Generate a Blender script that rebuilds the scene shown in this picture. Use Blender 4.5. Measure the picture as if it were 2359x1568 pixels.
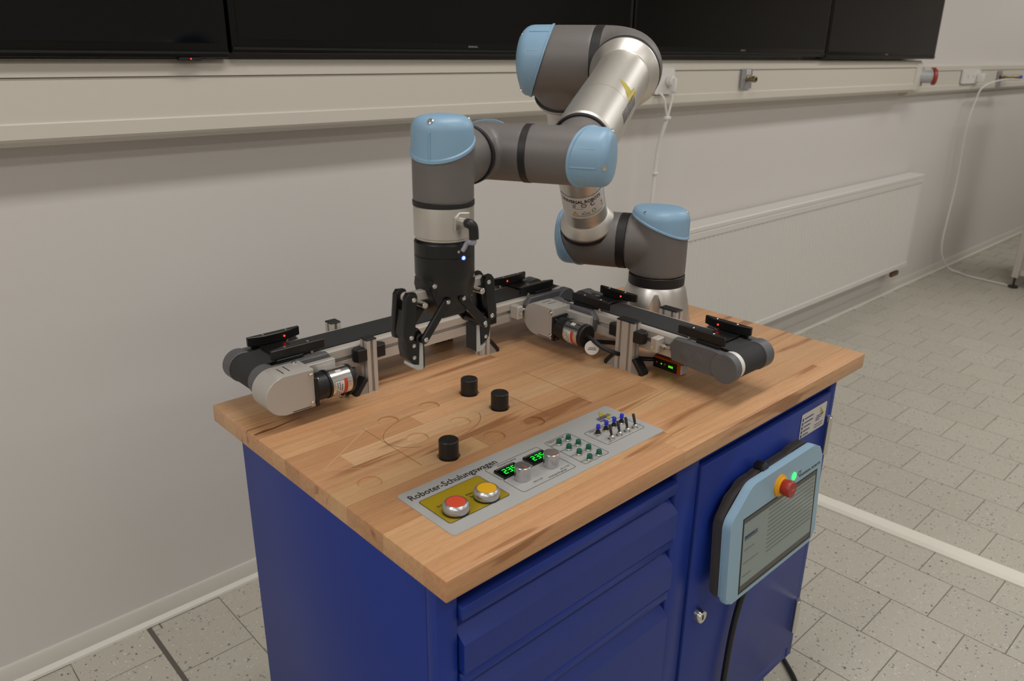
import bpy, bmesh, math, random
from mathutils import Vector, Matrix
random.seed(7)
PI = math.pi
for o in list(bpy.data.objects): bpy.data.objects.remove(o)
sc = bpy.context.scene
COL = sc.collection

# ------------------------------------------------------------------ camera
HT = 0.8919                       # worktop surface height
CAMP = Vector((-0.44504, -0.57419, 1.45))
yaw, pitch, roll = math.radians(43.32078), math.radians(20.42195), math.radians(0.80440)
fw = Vector((math.sin(yaw)*math.cos(pitch), math.cos(yaw)*math.cos(pitch), -math.sin(pitch)))
r0 = Vector((math.cos(yaw), -math.sin(yaw), 0)); u0 = r0.cross(fw)
rr = r0*math.cos(roll) + u0*math.sin(roll); uu = -r0*math.sin(roll) + u0*math.cos(roll)
cam = bpy.data.cameras.new('camera'); camo = bpy.data.objects.new('camera', cam); COL.objects.link(camo)
camo.matrix_world = Matrix(((rr.x, uu.x, -fw.x, CAMP.x), (rr.y, uu.y, -fw.y, CAMP.y), (rr.z, uu.z, -fw.z, CAMP.z), (0, 0, 0, 1)))
cam.sensor_width = 36; cam.lens = 1800.04*36/2359
cam.clip_start = 0.05; cam.clip_end = 60
cam.dof.use_dof = True; cam.dof.focus_distance = 1.3; cam.dof.aperture_fstop = 7.0
sc.camera = camo
# ------------------------------------------------------------------ light
vs = sc.view_settings
sc.display_settings.display_device = 'sRGB'
vs.view_transform = 'Standard'; vs.look = 'None'; vs.gamma = 1.0; vs.use_curve_mapping = False
vs.exposure = 0.0
def srgb(h):
    h = h.lstrip('#'); c = [int(h[i:i+2], 16)/255 for i in (0, 2, 4)]
    return tuple((x/12.92 if x <= .04045 else ((x+.055)/1.055)**2.4) for x in c)
w = bpy.data.worlds.new('world'); sc.world = w; w.use_nodes = True
w.node_tree.nodes['Background'].inputs[0].default_value = (1.0, .95, .88, 1)
w.node_tree.nodes['Background'].inputs[1].default_value = 0.30
def area(name, loc, sx, sy, power, col=(1, .985, .968), rot=(0, 0, 0)):
    l = bpy.data.lights.new(name, 'AREA'); l.shape = 'RECTANGLE'; l.size = sx; l.size_y = sy
    l.energy = power; l.color = col
    o = bpy.data.objects.new(name, l); o.location = loc; o.rotation_euler = rot; COL.objects.link(o); return o
for x in (-2.3, .6, 3.5, 6.4):
    for y in (.0, -1.55, -3.1):
        area('ceiling_lamp_light', (x, y, 2.93), 1.5, .30, (18.5 if y > -.5 else 11)*(1.45 if x < -1 else 1.02))

# ------------------------------------------------------------------ materials
MATS = {}
def mat(name, color, rough=.5, metal=0., emit=None, estr=0., noise=None, bump=None, spec=.5, coat=0., var=0., trans=0., aniso=0.):
    if name in MATS: return MATS[name]
    m = bpy.data.materials.new(name); m.use_nodes = True; nt = m.node_tree; p = nt.nodes['Principled BSDF']
    c = srgb(color) if isinstance(color, str) else color
    p.inputs['Base Color'].default_value = (*c, 1); p.inputs['Roughness'].default_value = rough; p.inputs['Metallic'].default_value = metal
    p.inputs['Specular IOR Level'].default_value = spec; p.inputs['Coat Weight'].default_value = coat
    p.inputs['Transmission Weight'].default_value = trans
    if aniso: p.inputs['Anisotropic'].default_value = aniso
    if emit: p.inputs['Emission Color'].default_value = (*srgb(emit), 1); p.inputs['Emission Strength'].default_value = estr
    if noise or bump or var:
        tc = nt.nodes.new('ShaderNodeTexCoord')
    if noise:
        sc_, amt = noise
        n = nt.nodes.new('ShaderNodeTexNoise'); n.inputs['Scale'].default_value = sc_; n.inputs['Detail'].default_value = 4
        nt.links.new(tc.outputs['Object'], n.inputs['Vector'])
        mx = nt.nodes.new('ShaderNodeMixRGB'); mx.inputs[1].default_value = (*[x*(1-amt) for x in c], 1); mx.inputs[2].default_value = (*[min(1, x*(1+amt)) for x in c], 1)
        nt.links.new(n.outputs['Fac'], mx.inputs[0]); nt.links.new(mx.outputs[0], p.inputs['Base Color'])
    if bump:
        sc_, st, dist = bump
        n = nt.nodes.new('ShaderNodeTexNoise'); n.inputs['Scale'].default_value = sc_; n.inputs['Detail'].default_value = 3
        nt.links.new(tc.outputs['Object'], n.inputs['Vector'])
        b = nt.nodes.new('ShaderNodeBump'); b.inputs['Strength'].default_value = st; b.inputs['Distance'].default_value = dist
        nt.links.new(n.outputs['Fac'], b.inputs['Height']); nt.links.new(b.outputs[0], p.inputs['Normal'])
    MATS[name] = m; return m
M_wall = mat('wall_paint', '#d2cdc8', .75, bump=(140, .12, .002))
M_trunk = mat('trunking_plastic', '#cfc9bd', .42)
M_base = mat('baseboard_plastic', '#cfcac1', .4)
M_lip = mat('baseboard_lip', '#d6d1c7', .4)
M_ceil = mat('ceiling_paint', '#dcd8d0', .9)
M_rad = mat('radiator_enamel', '#d4d1cc', .35)
M_black = mat('black_plastic', '#141314', .45, noise=(60, .2))
M_blackm = mat('black_anodised', '#100f10', .35)
M_rubber = mat('belt_rubber', '#2b2a2a', .75, noise=(25, .12))
M_screen = mat('tv_screen_glass', '#060505', .08, spec=.3)
M_bezel = mat('tv_bezel', '#0a090a', .3, spec=.3)
M_robot = mat('robot_grey', '#6e6967', .5, .2, noise=(900, .16), bump=(1500, .06, .0005))
M_blue = mat('robot_cap_blue', '#84a6c0', .42, noise=(40, .03))
M_ring = mat('black_ring', '#161416', .5)
M_alu = mat('brushed_aluminium', '#d0ccc6', .36, .95)
M_tube = mat('arm_tube_aluminium', '#d6d2cb', .42, .92)
M_prof = mat('profile_aluminium', '#bfb8b0', .45, .2)
M_brk = mat('bracket_grey', '#94908b', .55)
M_gcap = mat('grey_plastic', '#59595b', .5, noise=(80, .06))
M_cover = mat('cover_painted_grey', '#b9b4ad', .42, .25)
M_steel = mat('steel', '#d5d2cc', .22, 1.)
M_chrome = mat('motor_chrome', '#e0dfdd', .22, 1.)
M_white = mat('white_plastic', '#dcd9d4', .4)
M_paper = mat('white_label', '#cfcac4', .5)
M_red = mat('red_print', '#c2402c', .45)
M_ink = mat('black_ink', '#1d1a1a', .5)
M_navy = mat('navy_print', '#33356f', .5)
M_yprint = mat('yellow_print', '#b3a20f', .45)
M_gprint = mat('green_print', '#4f8a3a', .5)
M_cab = mat('cabinet_blue', '#163084', .45, noise=(6, .04), bump=(400, .03, .001), spec=.4)
M_cabd = mat('cabinet_gap', '#0a1130', .6)
M_panel = mat('panel_silver', '#a9a8a6', .45)
M_pyel = mat('panel_yellow', '#9c8508', .42)
M_knob = mat('knob_aluminium', '#c6c6c8', .25, .9)
M_bring = mat('button_ring', '#c3c3c6', .3, .9)
M_bred = mat('button_red', '#cf4a2e', .4)
M_byel = mat('button_yellow', '#dba613', .4)
M_green = mat('lamp_green', '#0f5a48', .25)
M_bbtn = mat('button_blue', '#2b33c4', .35)
M_disp = mat('display_black', '#0a0a0c', .15)
M_seg = mat('display_green', '#0dff3a', .5, emit='#0cff38', estr=1.6)
M_orange = mat('amplifier_orange', '#c85a14', .35)
M_led_r = mat('led_red', '#ff2010', .4, emit='#ff2412', estr=6)
M_led_b = mat('led_blue', '#3040ff', .4, emit='#3a48ff', estr=14)
M_led_g = mat('led_green', '#30e060', .4, emit='#35ff70', estr=1.4)
M_led_go = mat('led_green_small', '#50c010', .4, emit='#55d010', estr=1.2)
M_brass = mat('brass', '#8f7f5c', .35, .9)
M_estop = mat('estop_red', '#9c2a1a', .42)
M_eyel = mat('estop_yellow', '#dc9a0c', .42)
M_cee = mat('cee_red', '#a03526', .4)
M_pback = mat('pendant_dark_grey', '#47423f', .55)
M_ybl = mat('yellow_cable', '#c3b42a', .5)
M_clear = mat('clear_hose', '#b8b8c4', .3, trans=.3)
M_lgrey = mat('light_grey_plastic', '#a9a9aa', .45)
M_mach = mat('machine_panel', '#a9a397', .5)
M_socketg = mat('socket_plate_grey', '#a3a2a4', .35, .4)
M_pad = mat('fingertip_pad', '#b9b9b4', .5)
M_copper = mat('valve_brown', '#6f5236', .5)

def floor_mat(tile):
    m = bpy.data.materials.new('floor_tile' if tile else 'floor_base'); m.use_nodes = True; nt = m.node_tree; N = nt.nodes; L = nt.links
    p = N['Principled BSDF']; p.inputs['Roughness'].default_value = .55
    geo = N.new('ShaderNodeNewGeometry')
    def specks(scale, r, seedoff):
        v = N.new('ShaderNodeTexVoronoi'); v.inputs['Scale'].default_value = scale
        mp = N.new('ShaderNodeMapping'); mp.inputs['Location'].default_value = (seedoff, seedoff*.7, 0); mp.inputs['Scale'].default_value = (1, 1, .02)
        L.new(geo.outputs['Position'], mp.inputs[0]); nz = N.new('ShaderNodeTexNoise'); nz.inputs['Scale'].default_value = scale*2.2
        L.new(mp.outputs[0], nz.inputs['Vector'])
        ad = N.new('ShaderNodeMixRGB'); ad.blend_type = 'ADD'; ad.inputs[0].default_value = .014
        L.new(mp.outputs[0], ad.inputs[1]); L.new(nz.outputs['Color'], ad.inputs[2])
        L.new(ad.outputs[0], v.inputs['Vector'])
        sp = N.new('ShaderNodeSeparateXYZ'); L.new(v.outputs['Color'], sp.inputs[0])
        th = N.new('ShaderNodeMath'); th.operation = 'MULTIPLY'; th.inputs[1].default_value = r; L.new(sp.outputs[0], th.inputs[0])
        lt = N.new('ShaderNodeMath'); lt.operation = 'LESS_THAN'; L.new(v.outputs['Distance'], lt.inputs[0]); L.new(th.outputs[0], lt.inputs[1])
        return lt
    base = N.new('ShaderNodeMixRGB'); base.inputs[1].default_value = (*srgb('#b5b0a3'), 1); base.inputs[2].default_value = (*srgb('#bab5a8'), 1)
    if tile:
        oi = N.new('ShaderNodeObjectInfo'); L.new(oi.outputs['Random'], base.inputs[0])
    else: base.inputs[0].default_value = .5
    last = base
    for scale, r, so, colr in ((75, .26, 0., '#5f5f6c'), (120, .22, 3.1, '#85806f'), (130, .25, 7.7, '#e4dfd2')):
        s = specks(scale, r, so); mx = N.new('ShaderNodeMixRGB'); mx.inputs[2].default_value = (*srgb(colr), 1)
        L.new(s.outputs[0], mx.inputs[0]); L.new(last.outputs[0], mx.inputs[1]); last = mx
    if not tile:
        br = N.new('ShaderNodeTexBrick'); br.offset = .5
        mp = N.new('ShaderNodeMapping'); mp.inputs['Rotation'].default_value = (0, 0, PI/2); mp.inputs['Location'].default_value = (.1085-.0055, 1.604+.001, 0)
        # x' = y , row = x
        sx = N.new('ShaderNodeSeparateXYZ'); cx = N.new('ShaderNodeCombineXYZ'); L.new(geo.outputs['Position'], sx.inputs[0])
        a = N.new('ShaderNodeMath'); a.operation = 'SUBTRACT'; a.inputs[1].default_value = .1085-194*.194; L.new(sx.outputs[1], a.inputs[0])
        b = N.new('ShaderNodeMath'); b.operation = 'SUBTRACT'; b.inputs[1].default_value = 1.604-200*.196; L.new(sx.outputs[0], b.inputs[0])
        L.new(a.outputs[0], cx.inputs[0]); L.new(b.outputs[0], cx.inputs[1]); L.new(cx.outputs[0], br.inputs['Vector'])
        br.inputs['Scale'].default_value = 1; br.inputs['Brick Width'].default_value = .194; br.inputs['Row Height'].default_value = .196
        br.inputs['Mortar Size'].default_value = .0022; br.inputs['Mortar Smooth'].default_value = 0
        mx = N.new('ShaderNodeMixRGB'); mx.inputs[2].default_value = (*srgb('#6d675c'), 1)
        L.new(br.outputs['Fac'], mx.inputs[0]); L.new(last.outputs[0], mx.inputs[1]); last = mx
    L.new(last.outputs[0], p.inputs['Base Color'])
    return m
M_tile = floor_mat(True); M_floor = floor_mat(False)

def wood_mat():
    m = bpy.data.materials.new('beech_wood'); m.use_nodes = True; nt = m.node_tree; N = nt.nodes; L = nt.links
    p = N['Principled BSDF']; p.inputs['Roughness'].default_value = .38; p.inputs['Specular IOR Level'].default_value = .4
    tc = N.new('ShaderNodeTexCoord'); oi = N.new('ShaderNodeObjectInfo')
    sh = N.new('ShaderNodeMath'); sh.operation = 'MULTIPLY'; sh.inputs[1].default_value = 40; L.new(oi.outputs['Random'], sh.inputs[0])
    cb = N.new('ShaderNodeCombineXYZ'); L.new(sh.outputs[0], cb.inputs[0]); L.new(sh.outputs[0], cb.inputs[1]); L.new(sh.outputs[0], cb.inputs[2])
    ad = N.new('ShaderNodeVectorMath'); ad.operation = 'ADD'; L.new(tc.outputs['Object'], ad.inputs[0]); L.new(cb.outputs[0], ad.inputs[1])
    def stretched(sx, sy, scale, detail, dist=0):
        mp = N.new('ShaderNodeMapping'); mp.inputs['Scale'].default_value = (sx, sy, sy); L.new(ad.outputs[0], mp.inputs[0])
        n = N.new('ShaderNodeTexNoise'); n.inputs['Scale'].default_value = scale; n.inputs['Detail'].default_value = detail; n.inputs['Distortion'].default_value = dist
        L.new(mp.outputs[0], n.inputs['Vector']); return n
    # stave tint
    cr = N.new('ShaderNodeValToRGB'); L.new(oi.outputs['Random'], cr.inputs[0]); e = cr.color_ramp.elements
    e[0].position = 0; e[0].color = (*srgb('#cfa078'), 1); e[1].position = 1; e[1].color = (*srgb('#dcb48e'), 1)
    for pos, c in ((.25, '#d8aa82'), (.45, '#d3a27a'), (.6, '#dab187'), (.8, '#d1a079'), (.9, '#c4946c')):
        k = e.new(pos); k.color = (*srgb(c), 1)
    # broad dark heart streaks
    n1 = stretched(1.1, 13, 1.5, 2.5, 1.1); r1 = N.new('ShaderNodeValToRGB'); L.new(n1.outputs['Fac'], r1.inputs[0])
    r1.color_ramp.elements[0].position = .60; r1.color_ramp.elements[0].color = (0, 0, 0, 1); r1.color_ramp.elements[1].position = .66; r1.color_ramp.elements[1].color = (1, 1, 1, 1)
    m1 = N.new('ShaderNodeMixRGB'); m1.inputs[2].default_value = (*srgb('#9c6640'), 1); m1.blend_type = 'MIX'
    k1 = N.new('ShaderNodeMath'); k1.operation = 'MULTIPLY'; k1.inputs[1].default_value = .75; L.new(r1.outputs[0], k1.inputs[0])
    L.new(k1.outputs[0], m1.inputs[0]); L.new(cr.outputs[0], m1.inputs[1])
    # narrow grain
    n2 = stretched(2.2, 60, 2.6, 4, .3); m2 = N.new('ShaderNodeMixRGB'); m2.blend_type = 'MULTIPLY'; m2.inputs[0].default_value = .42
    r2 = N.new('ShaderNodeValToRGB'); L.new(n2.outputs['Fac'], r2.inputs[0]); r2.color_ramp.elements[0].position = .35; r2.color_ramp.elements[0].color = (.74, .70, .66, 1); r2.color_ramp.elements[1].position = .62; r2.color_ramp.elements[1].color = (1.05, 1.05, 1.05, 1)
    L.new(m1.outputs[0], m2.inputs[1]); L.new(r2.outputs[0], m2.inputs[2])
    # pore flecks
    n3 = stretched(18, 260, 4, 2); m3 = N.new('ShaderNodeMixRGB'); m3.blend_type = 'MULTIPLY'; m3.inputs[0].default_value = .3
    r3 = N.new('ShaderNodeValToRGB'); L.new(n3.outputs['Fac'], r3.inputs[0]); r3.color_ramp.elements[0].position = .33; r3.color_ramp.elements[0].color = (.66, .58, .5, 1); r3.color_ramp.elements[1].position = .48; r3.color_ramp.elements[1].color = (1, 1, 1, 1)
    L.new(m2.outputs[0], m3.inputs[1]); L.new(r3.outputs[0], m3.inputs[2])
    m4 = N.new('ShaderNodeMixRGB'); m4.blend_type = 'MULTIPLY'; m4.inputs[0].default_value = 1; m4.inputs[2].default_value = (.90, .875, .80, 1)
    L.new(m3.outputs[0], m4.inputs[1]); L.new(m4.outputs[0], p.inputs['Base Color'])
    return m
M_wood = wood_mat()
M_groove = mat('wood_groove', '#8a6142', .7)

# ------------------------------------------------------------------ helpers
def frame(o, z, x=None):
    z = Vector(z).normalized(); 
    if x is None: x = Vector((1, 0, 0)) if abs(z.x) < .9 else Vector((0, 1, 0))
    x = Vector(x); x = (x - z*x.dot(z)).normalized(); y = z.cross(x); o = Vector(o)
    return Matrix(((x.x, y.x, z.x, o.x), (x.y, y.y, z.y, o.y), (x.z, y.z, z.z, o.z), (0, 0, 0, 1)))
I4 = Matrix.Identity(4)
ROOT = {}
class MB:
    def __init__(s, M=I4): s.bm = bmesh.new(); s.M = M
    def _add(s, verts, faces):
        vv = [s.bm.verts.new(s.M @ Vector(v)) for v in verts]; out = []
        for f in faces:
            try: out.append(s.bm.faces.new([vv[i] for i in f]))
            except ValueError: pass
        return vv, out
    def box(s, a, b, bevel=0, seg=1, M=None):
        x0, y0, z0 = a; x1, y1, z1 = b
        V = [(x0, y0, z0), (x1, y0, z0), (x1, y1, z0), (x0, y1, z0), (x0, y0, z1), (x1, y0, z1), (x1, y1, z1), (x0, y1, z1)]
        if M is not None: V = [M @ Vector(v) for v in V]
        vv, ff = s._add(V, [(0, 3, 2, 1), (4, 5, 6, 7), (0, 1, 5, 4), (1, 2, 6, 5), (2, 3, 7, 6), (3, 0, 4, 7)])
        if bevel: s.bev(vv, bevel, seg)
        return s
    def bev(s, vv, w_, seg=1):
        es = {e for v in vv for e in v.link_edges}
        bmesh.ops.bevel(s.bm, geom=list(es), offset=w_, segments=seg, profile=.5, affect='EDGES', clamp_overlap=True)
    def prism(s, poly, h0, h1, M=I4, bevel=0, seg=1):
        n = len(poly); V = [M @ Vector((p[0], p[1], h0)) for p in poly] + [M @ Vector((p[0], p[1], h1)) for p in poly]
        F = [tuple(range(n-1, -1, -1)), tuple(range(n, 2*n))] + [(i, (i+1) % n, n+(i+1) % n, n+i) for i in range(n)]
        vv, ff = s._add(V, F)
        if bevel:
            es = [e for e in {e for v in vv for e in v.link_edges} if len(e.link_faces) == 2 and any(f in ff[:2] for f in e.link_faces)]
            bmesh.ops.bevel(s.bm, geom=es, offset=bevel, segments=seg, profile=.5, affect='EDGES', clamp_overlap=True)
        return s
    def lathe(s, prof, M=I4, seg=32, a0=0, a1=2*PI):
        full = abs(a1-a0-2*PI) < 1e-6; n = seg if full else seg+1
        V = []; idx = []
        for (r, z) in prof:
            if r < 1e-7:
                idx.append([len(V)]*n); V.append(M @ Vector((0, 0, z)))
            else:
                row = []
                for k in range(n):
                    t = a0+(a1-a0)*k/seg; row.append(len(V)); V.append(M @ Vector((r*math.cos(t), r*math.sin(t), z)))
                idx.append(row)
        F = []
        for i in range(len(prof)-1):
            for k in range(seg if full else seg):
                k2 = (k+1) % n if full else k+1
                q = []
                for x in (idx[i][k], idx[i][k2], idx[i+1][k2], idx[i+1][k]):
                    if x not in q: q.append(x)
                if len(q) > 2: F.append(tuple(q))
        s._add(V, F); return s
    def cyl(s, r, z0, z1, M=I4, seg=32, bevel=0):
        if bevel: pr = [(0, z0), (r-bevel, z0), (r, z0+bevel), (r, z1-bevel), (r-bevel, z1), (0, z1)]
        else: pr = [(0, z0), (r, z0), (r, z1), (0, z1)]
        return s.lathe(pr, M, seg)
    def sphere(s, c, r, seg=12):
        M = Matrix.Translation(Vector(c))
        return s.lathe([(max(0, r*math.sin(PI*i/8)) if 0 < i < 8 else 0, -r*math.cos(PI*i/8)) for i in range(9)], M, seg)
    def tube(s, pts, r, seg=8, smooth=4, closed=False):
        P = [Vector(p) for p in pts]
        if smooth and len(P) > 2:
            Q = []
            for i in range(len(P)-1):
                p0, p1, p2, p3 = P[max(0, i-1)], P[i], P[i+1], P[min(len(P)-1, i+2)]
                for k in range(smooth):
                    t = k/smooth
                    Q.append(.5*((2*p1)+(p2-p0)*t+(2*p0-5*p1+4*p2-p3)*t*t+(3*p1-p0-3*p2+p3)*t**3))
            Q.append(P[-1]); P = Q
        V = []; F = []; nrm = None
        for i, p in enumerate(P):
            d = (P[min(i+1, len(P)-1)]-P[max(i-1, 0)]).normalized()
            if nrm is None: nrm = d.orthogonal().normalized()
            nrm = (nrm-d*nrm.dot(d)).normalized(); bi = d.cross(nrm)
            for k in range(seg):
                t = 2*PI*k/seg; V.append(p+(nrm*math.cos(t)+bi*math.sin(t))*r)
        for i in range(len(P)-1):
            for k in range(seg): F.append((i*seg+k, i*seg+(k+1) % seg, (i+1)*seg+(k+1) % seg, (i+1)*seg+k))
        F.append(tuple(range(seg-1, -1, -1))); F.append(tuple(range((len(P)-1)*seg, len(P)*seg)))
        s._add(V, F); return s
    def obj(s, name, m, parent=None, smooth=True, ang=35, loc=None):
        root = ROOT.get(parent.name, Vector()) if parent else (Vector(loc) if loc is not None else Vector())
        bmesh.ops.recalc_face_normals(s.bm, faces=s.bm.faces)
        if root.length: bmesh.ops.translate(s.bm, verts=s.bm.verts, vec=-root)
        me = bpy.data.meshes.new(name); s.bm.to_mesh(me); s.bm.free(); me.materials.append(m)
        o = bpy.data.objects.new(name, me); COL.objects.link(o)
        if smooth:
            me.shade_smooth(); me.set_sharp_from_angle(angle=math.radians(ang))
        if parent: o.parent = parent
        elif loc is not None: o.location = root
        ROOT[o.name] = root
        return o
def tag(o, label=None, cat=None, group=None, kind=None):
    if label: o['label'] = label
    if cat: o['category'] = cat
    if group: o['group'] = group
    if kind: o['kind'] = kind
    return o
def thing(name, label, cat, loc=(0, 0, 0), group=None):
    o = bpy.data.objects.new(name, None); COL.objects.link(o); o.location = loc; o.empty_display_size = .05
    ROOT[o.name] = Vector(loc); return tag(o, label, cat, group)
def struct(o): o['kind'] = 'structure'; return o
FONT = None
def text_geo(body, bold=0):
    cu = bpy.data.curves.new('txt', 'FONT'); cu.body = body; cu.size = 1; cu.resolution_u = 2; cu.offset = bold
    o = bpy.data.objects.new('txt', cu); COL.objects.link(o)
    dg = bpy.context.evaluated_depsgraph_get(); dg.update(); me = bpy.data.meshes.new_from_object(o.evaluated_get(dg))
    V = [tuple(v.co) for v in me.vertices]; F = [tuple(p.vertices) for p in me.polygons]
    bpy.data.objects.remove(o); bpy.data.curves.remove(cu); bpy.data.meshes.remove(me)
    return V, F
def text(mb, body, width, M, height=None, bend=None, shear=0, bold=0):
    """letters laid flat in the XY plane of M, left end on the origin; bend=(radius) wraps them round a cylinder"""
    V, F = text_geo(body, bold); x0 = min(v[0] for v in V); x1 = max(v[0] for v in V); s_ = width/(x1-x0)
    sy = s_ if height is None else height/.73
    W = []
    for v in V:
        x, y = (v[0]-x0)*s_ + shear*v[1]*sy, v[1]*sy
        W.append(bend(x, y) if bend else M @ Vector((x, y, 0)))
    mb._add(W, F)
    return mb
def rrect(x0, y0, x1, y1, r, n=5):
    P = []
    for cx, cy, a in ((x1-r, y1-r, 0), (x0+r, y1-r, PI/2), (x0+r, y0+r, PI), (x1-r, y0+r, 3*PI/2)):
        for k in range(n+1):
            t = a+PI/2*k/n; P.append((cx+r*math.cos(t), cy+r*math.sin(t)))
    return P
def line_loop(mb, pts, wd, M, h=.0003, closed=True):
    n = len(pts)
    for i in range(n if closed else n-1):
        a, b = Vector((*pts[i], 0)), Vector((*pts[(i+1) % n], 0)); d = (b-a)
        if d.length < 1e-6: continue
        d.normalize(); p = Vector((-d.y, d.x, 0))*wd/2; e = d*wd*.4
        mb._add([M @ (a-e-p), M @ (b+e-p), M @ (b+e+p), M @ (a-e+p)], [(0, 1, 2, 3)])
def flat(mb, poly, M):
    mb._add([M @ Vector((p[0], p[1], 0)) for p in poly], [tuple(range(len(poly)))])

# ================================================================== SETTING
YW = 1.3183
struct(MB().box((-4, YW, 0), (9.5, YW+.12, 3.0)).obj('wall_back', M_wall, smooth=False))
struct(MB().box((-4.1, -4.6, 0), (-4, YW+.12, 3.0)).obj('wall_left', M_wall, smooth=False))
struct(MB().box((9.5, -4.6, 0), (9.6, YW+.12, 3.0)).obj('wall_right', M_wall, smooth=False))
struct(MB().box((-4.1, -4.7, 0), (9.6, -4.6, 3.0)).obj('wall_front', M_wall, smooth=False))
struct(MB().box((-4.1, -4.7, 3.0), (9.6, YW+.12, 3.1)).obj('ceiling', M_ceil, smooth=False))
floor = struct(MB().box((-4.1, -4.7, -.06), (9.6, YW+.12, -.0022)).obj('floor', M_floor, smooth=False))
# floor tiles, each a piece of its own
tb = MB().box((-.0967, -.0957, -.0018), (.0967, .0957, 0), bevel=.0005)
tile0 = tb.obj('tile', M_tile, floor, smooth=False)
TX, TY = .196, .194; first = True
def tile_at(i, j):
    global first
    cx = 1.604 + TX*(i+.5); cy = .1085 + TY*(j+.5+(.5 if i % 2 else 0))
    if cy-TY/2 > YW-.03: return
    o = tile0 if first else tile0.copy()
    if not first: COL.objects.link(o); o.parent = floor
    o.location = (cx, cy, 0); first = False
    if i < -6: o.location.x = .008+.190*(i+8.5); o.scale.x = .9695
for i in range(-4, 20):
    for j in range(-5, 6): tile_at(i, j)
for i in range(-12, -6):
    for j in range(1, 6): tile_at(i, j)
gb_ = MB()
for i in list(range(-4, 20)):
    off = TY*.5 if i % 2 else 0; gb_.box((1.604+TX*i, .1085-5*TY+off, -.0021), (1.604+TX*(i+1), min(.1085+6*TY+off, YW), -.0013))
for i in range(-12, -6):
    off = TY*.5 if i % 2 else 0; gb_.box((.008+.190*(i+8), .1085+TY+off, -.0021), (.008+.190*(i+9), min(.1085+6*TY+off, YW), -.0013))
tag(gb_.obj('grout_bed', mat('floor_grout', '#7a7468', .8), floor, smooth=False), kind='stuff')
struct(MB().box((.002, -.4, -.001), (.014, YW, .0004)).obj('trim_1', mat('joint_strip', '#5c5850', .6), smooth=False))
# baseboard
struct(MB().prism([(YW, 0), (YW-.024, 0), (YW-.022, .006), (YW-.011, .014), (YW-.009, .05), (YW-.006, .055), (YW, .056)], -4, 9.5, frame((0, 0, 0), (1, 0, 0), (0, 1, 0))).obj('baseboard_back', M_base))
struct(MB().prism([(YW-.0245, .0005), (YW-.0225, .0065), (YW-.0115, .0145), (YW-.0105, .0135), (YW-.021, .0005)], -4, 9.5, frame((0, 0, 0), (1, 0, 0), (0, 1, 0))).obj('trim_2', M_lip))
# trunking
FX = frame((0, 0, 0), (1, 0, 0), (0, 1, 0))
YT = YW-.095
tr = [(YW, 1.256), (YT+.02, 1.256), (YT+.004, 1.266), (YT, 1.272), (YT, 1.2995), (YT+.0012, 1.3015), (YT+.0045, 1.3025), (YT+.0045, 1.3845), (YT+.008, 1.3848), (YT+.008, 1.3866), (YT, 1.387), (YT-.0005, 1.412), (YT+.006, 1.421), (YW, 1.421)]
trunk = struct(MB().prism(tr, -4, 4.33, FX).obj('trim_3', M_trunk, ang=20))
tr2 = [(p[0]+(.048 if p[0] < YW-.001 else 0), p[1]-.022) for p in tr]
struct(MB().prism(tr2, 4.33, 9.5, FX).obj('trim_4', M_trunk, ang=20))
struct(MB().box((4.27, YT-.006, 1.265), (4.335, YT+.01, 1.408), .003).obj('trim_5', M_trunk))
# floor conduit
t = struct(MB().prism([(-.034, 0), (-.034, .004), (-.024, .013), (.024, .013), (.034, .004), (.034, 0)], -1.6, .50, frame((1.965, -.0, 0), (-.045, 1, 0), (-1, 0, 0))).obj('trim_7', mat('floor_conduit', '#e8e4d8', .4)))

# ------------------------------------------------------------------ screens
def tv(x0, x1, z0, lab, logo=True, led=False):
    t = thing('wall_screen', lab, 'screen', ((x0+x1)/2, 1.198, z0), 'black wall screens in a row')
    y0 = 1.198; h = .80
    MB().box((x0+.002, y0, z0), (x1-.002, y0+.05, z0+h), .004, 2).obj('casing', M_bezel, t)
    MB().box((x0+.018, y0-.0015, z0+.030), (x1-.018, y0+.002, z0+h-.02)).obj('screen', M_screen, t, smooth=False)
    MB().box((x0+.004, y0-.004, z0+.008), (x1-.004, y0, z0+.013)).obj('lower_trim', M_blackm, t, smooth=False)
    MB().box(((x0+x1)/2-.25, y0+.05, z0+.2), ((x0+x1)/2+.25, 1.317, z0+.6)).obj('wall_bracket', M_black, t, smooth=False)
    cx = (x0+x1)/2
    if logo:
        b = MB(); text(b, 'SAMSUNG', .034, frame((cx-.017, y0-.0022, z0+.019), (0, -1, 0), (1, 0, 0)), height=.0048); b.obj('logo', M_lgrey, t, smooth=False)
    if led:
        b = MB().box((x1-.115, y0-.004, z0-.006), (x1-.065, y0+.012, z0+.001), .002); s = b.obj('sensor_bar', M_black, t)
        MB().sphere((x1-.09, y0-.004, z0-.002), .0014, 8).obj('standby_light', M_led_r, s)
tv(-1.03, .3565, 1.424, 'leftmost black wall screen, cut off by the picture edge, with a red standby light', False, True)
tv(.3595, 1.760, 1.434, 'second black wall screen from the left, reaching behind the blue elbow cap of the robot')
tv(1.763, 3.1335, 1.437, 'third black wall screen from the left, above the grey outlet plate')
tv(3.1365, 4.427, 1.430, 'last black wall screen of the row, ending above the red socket')

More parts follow.
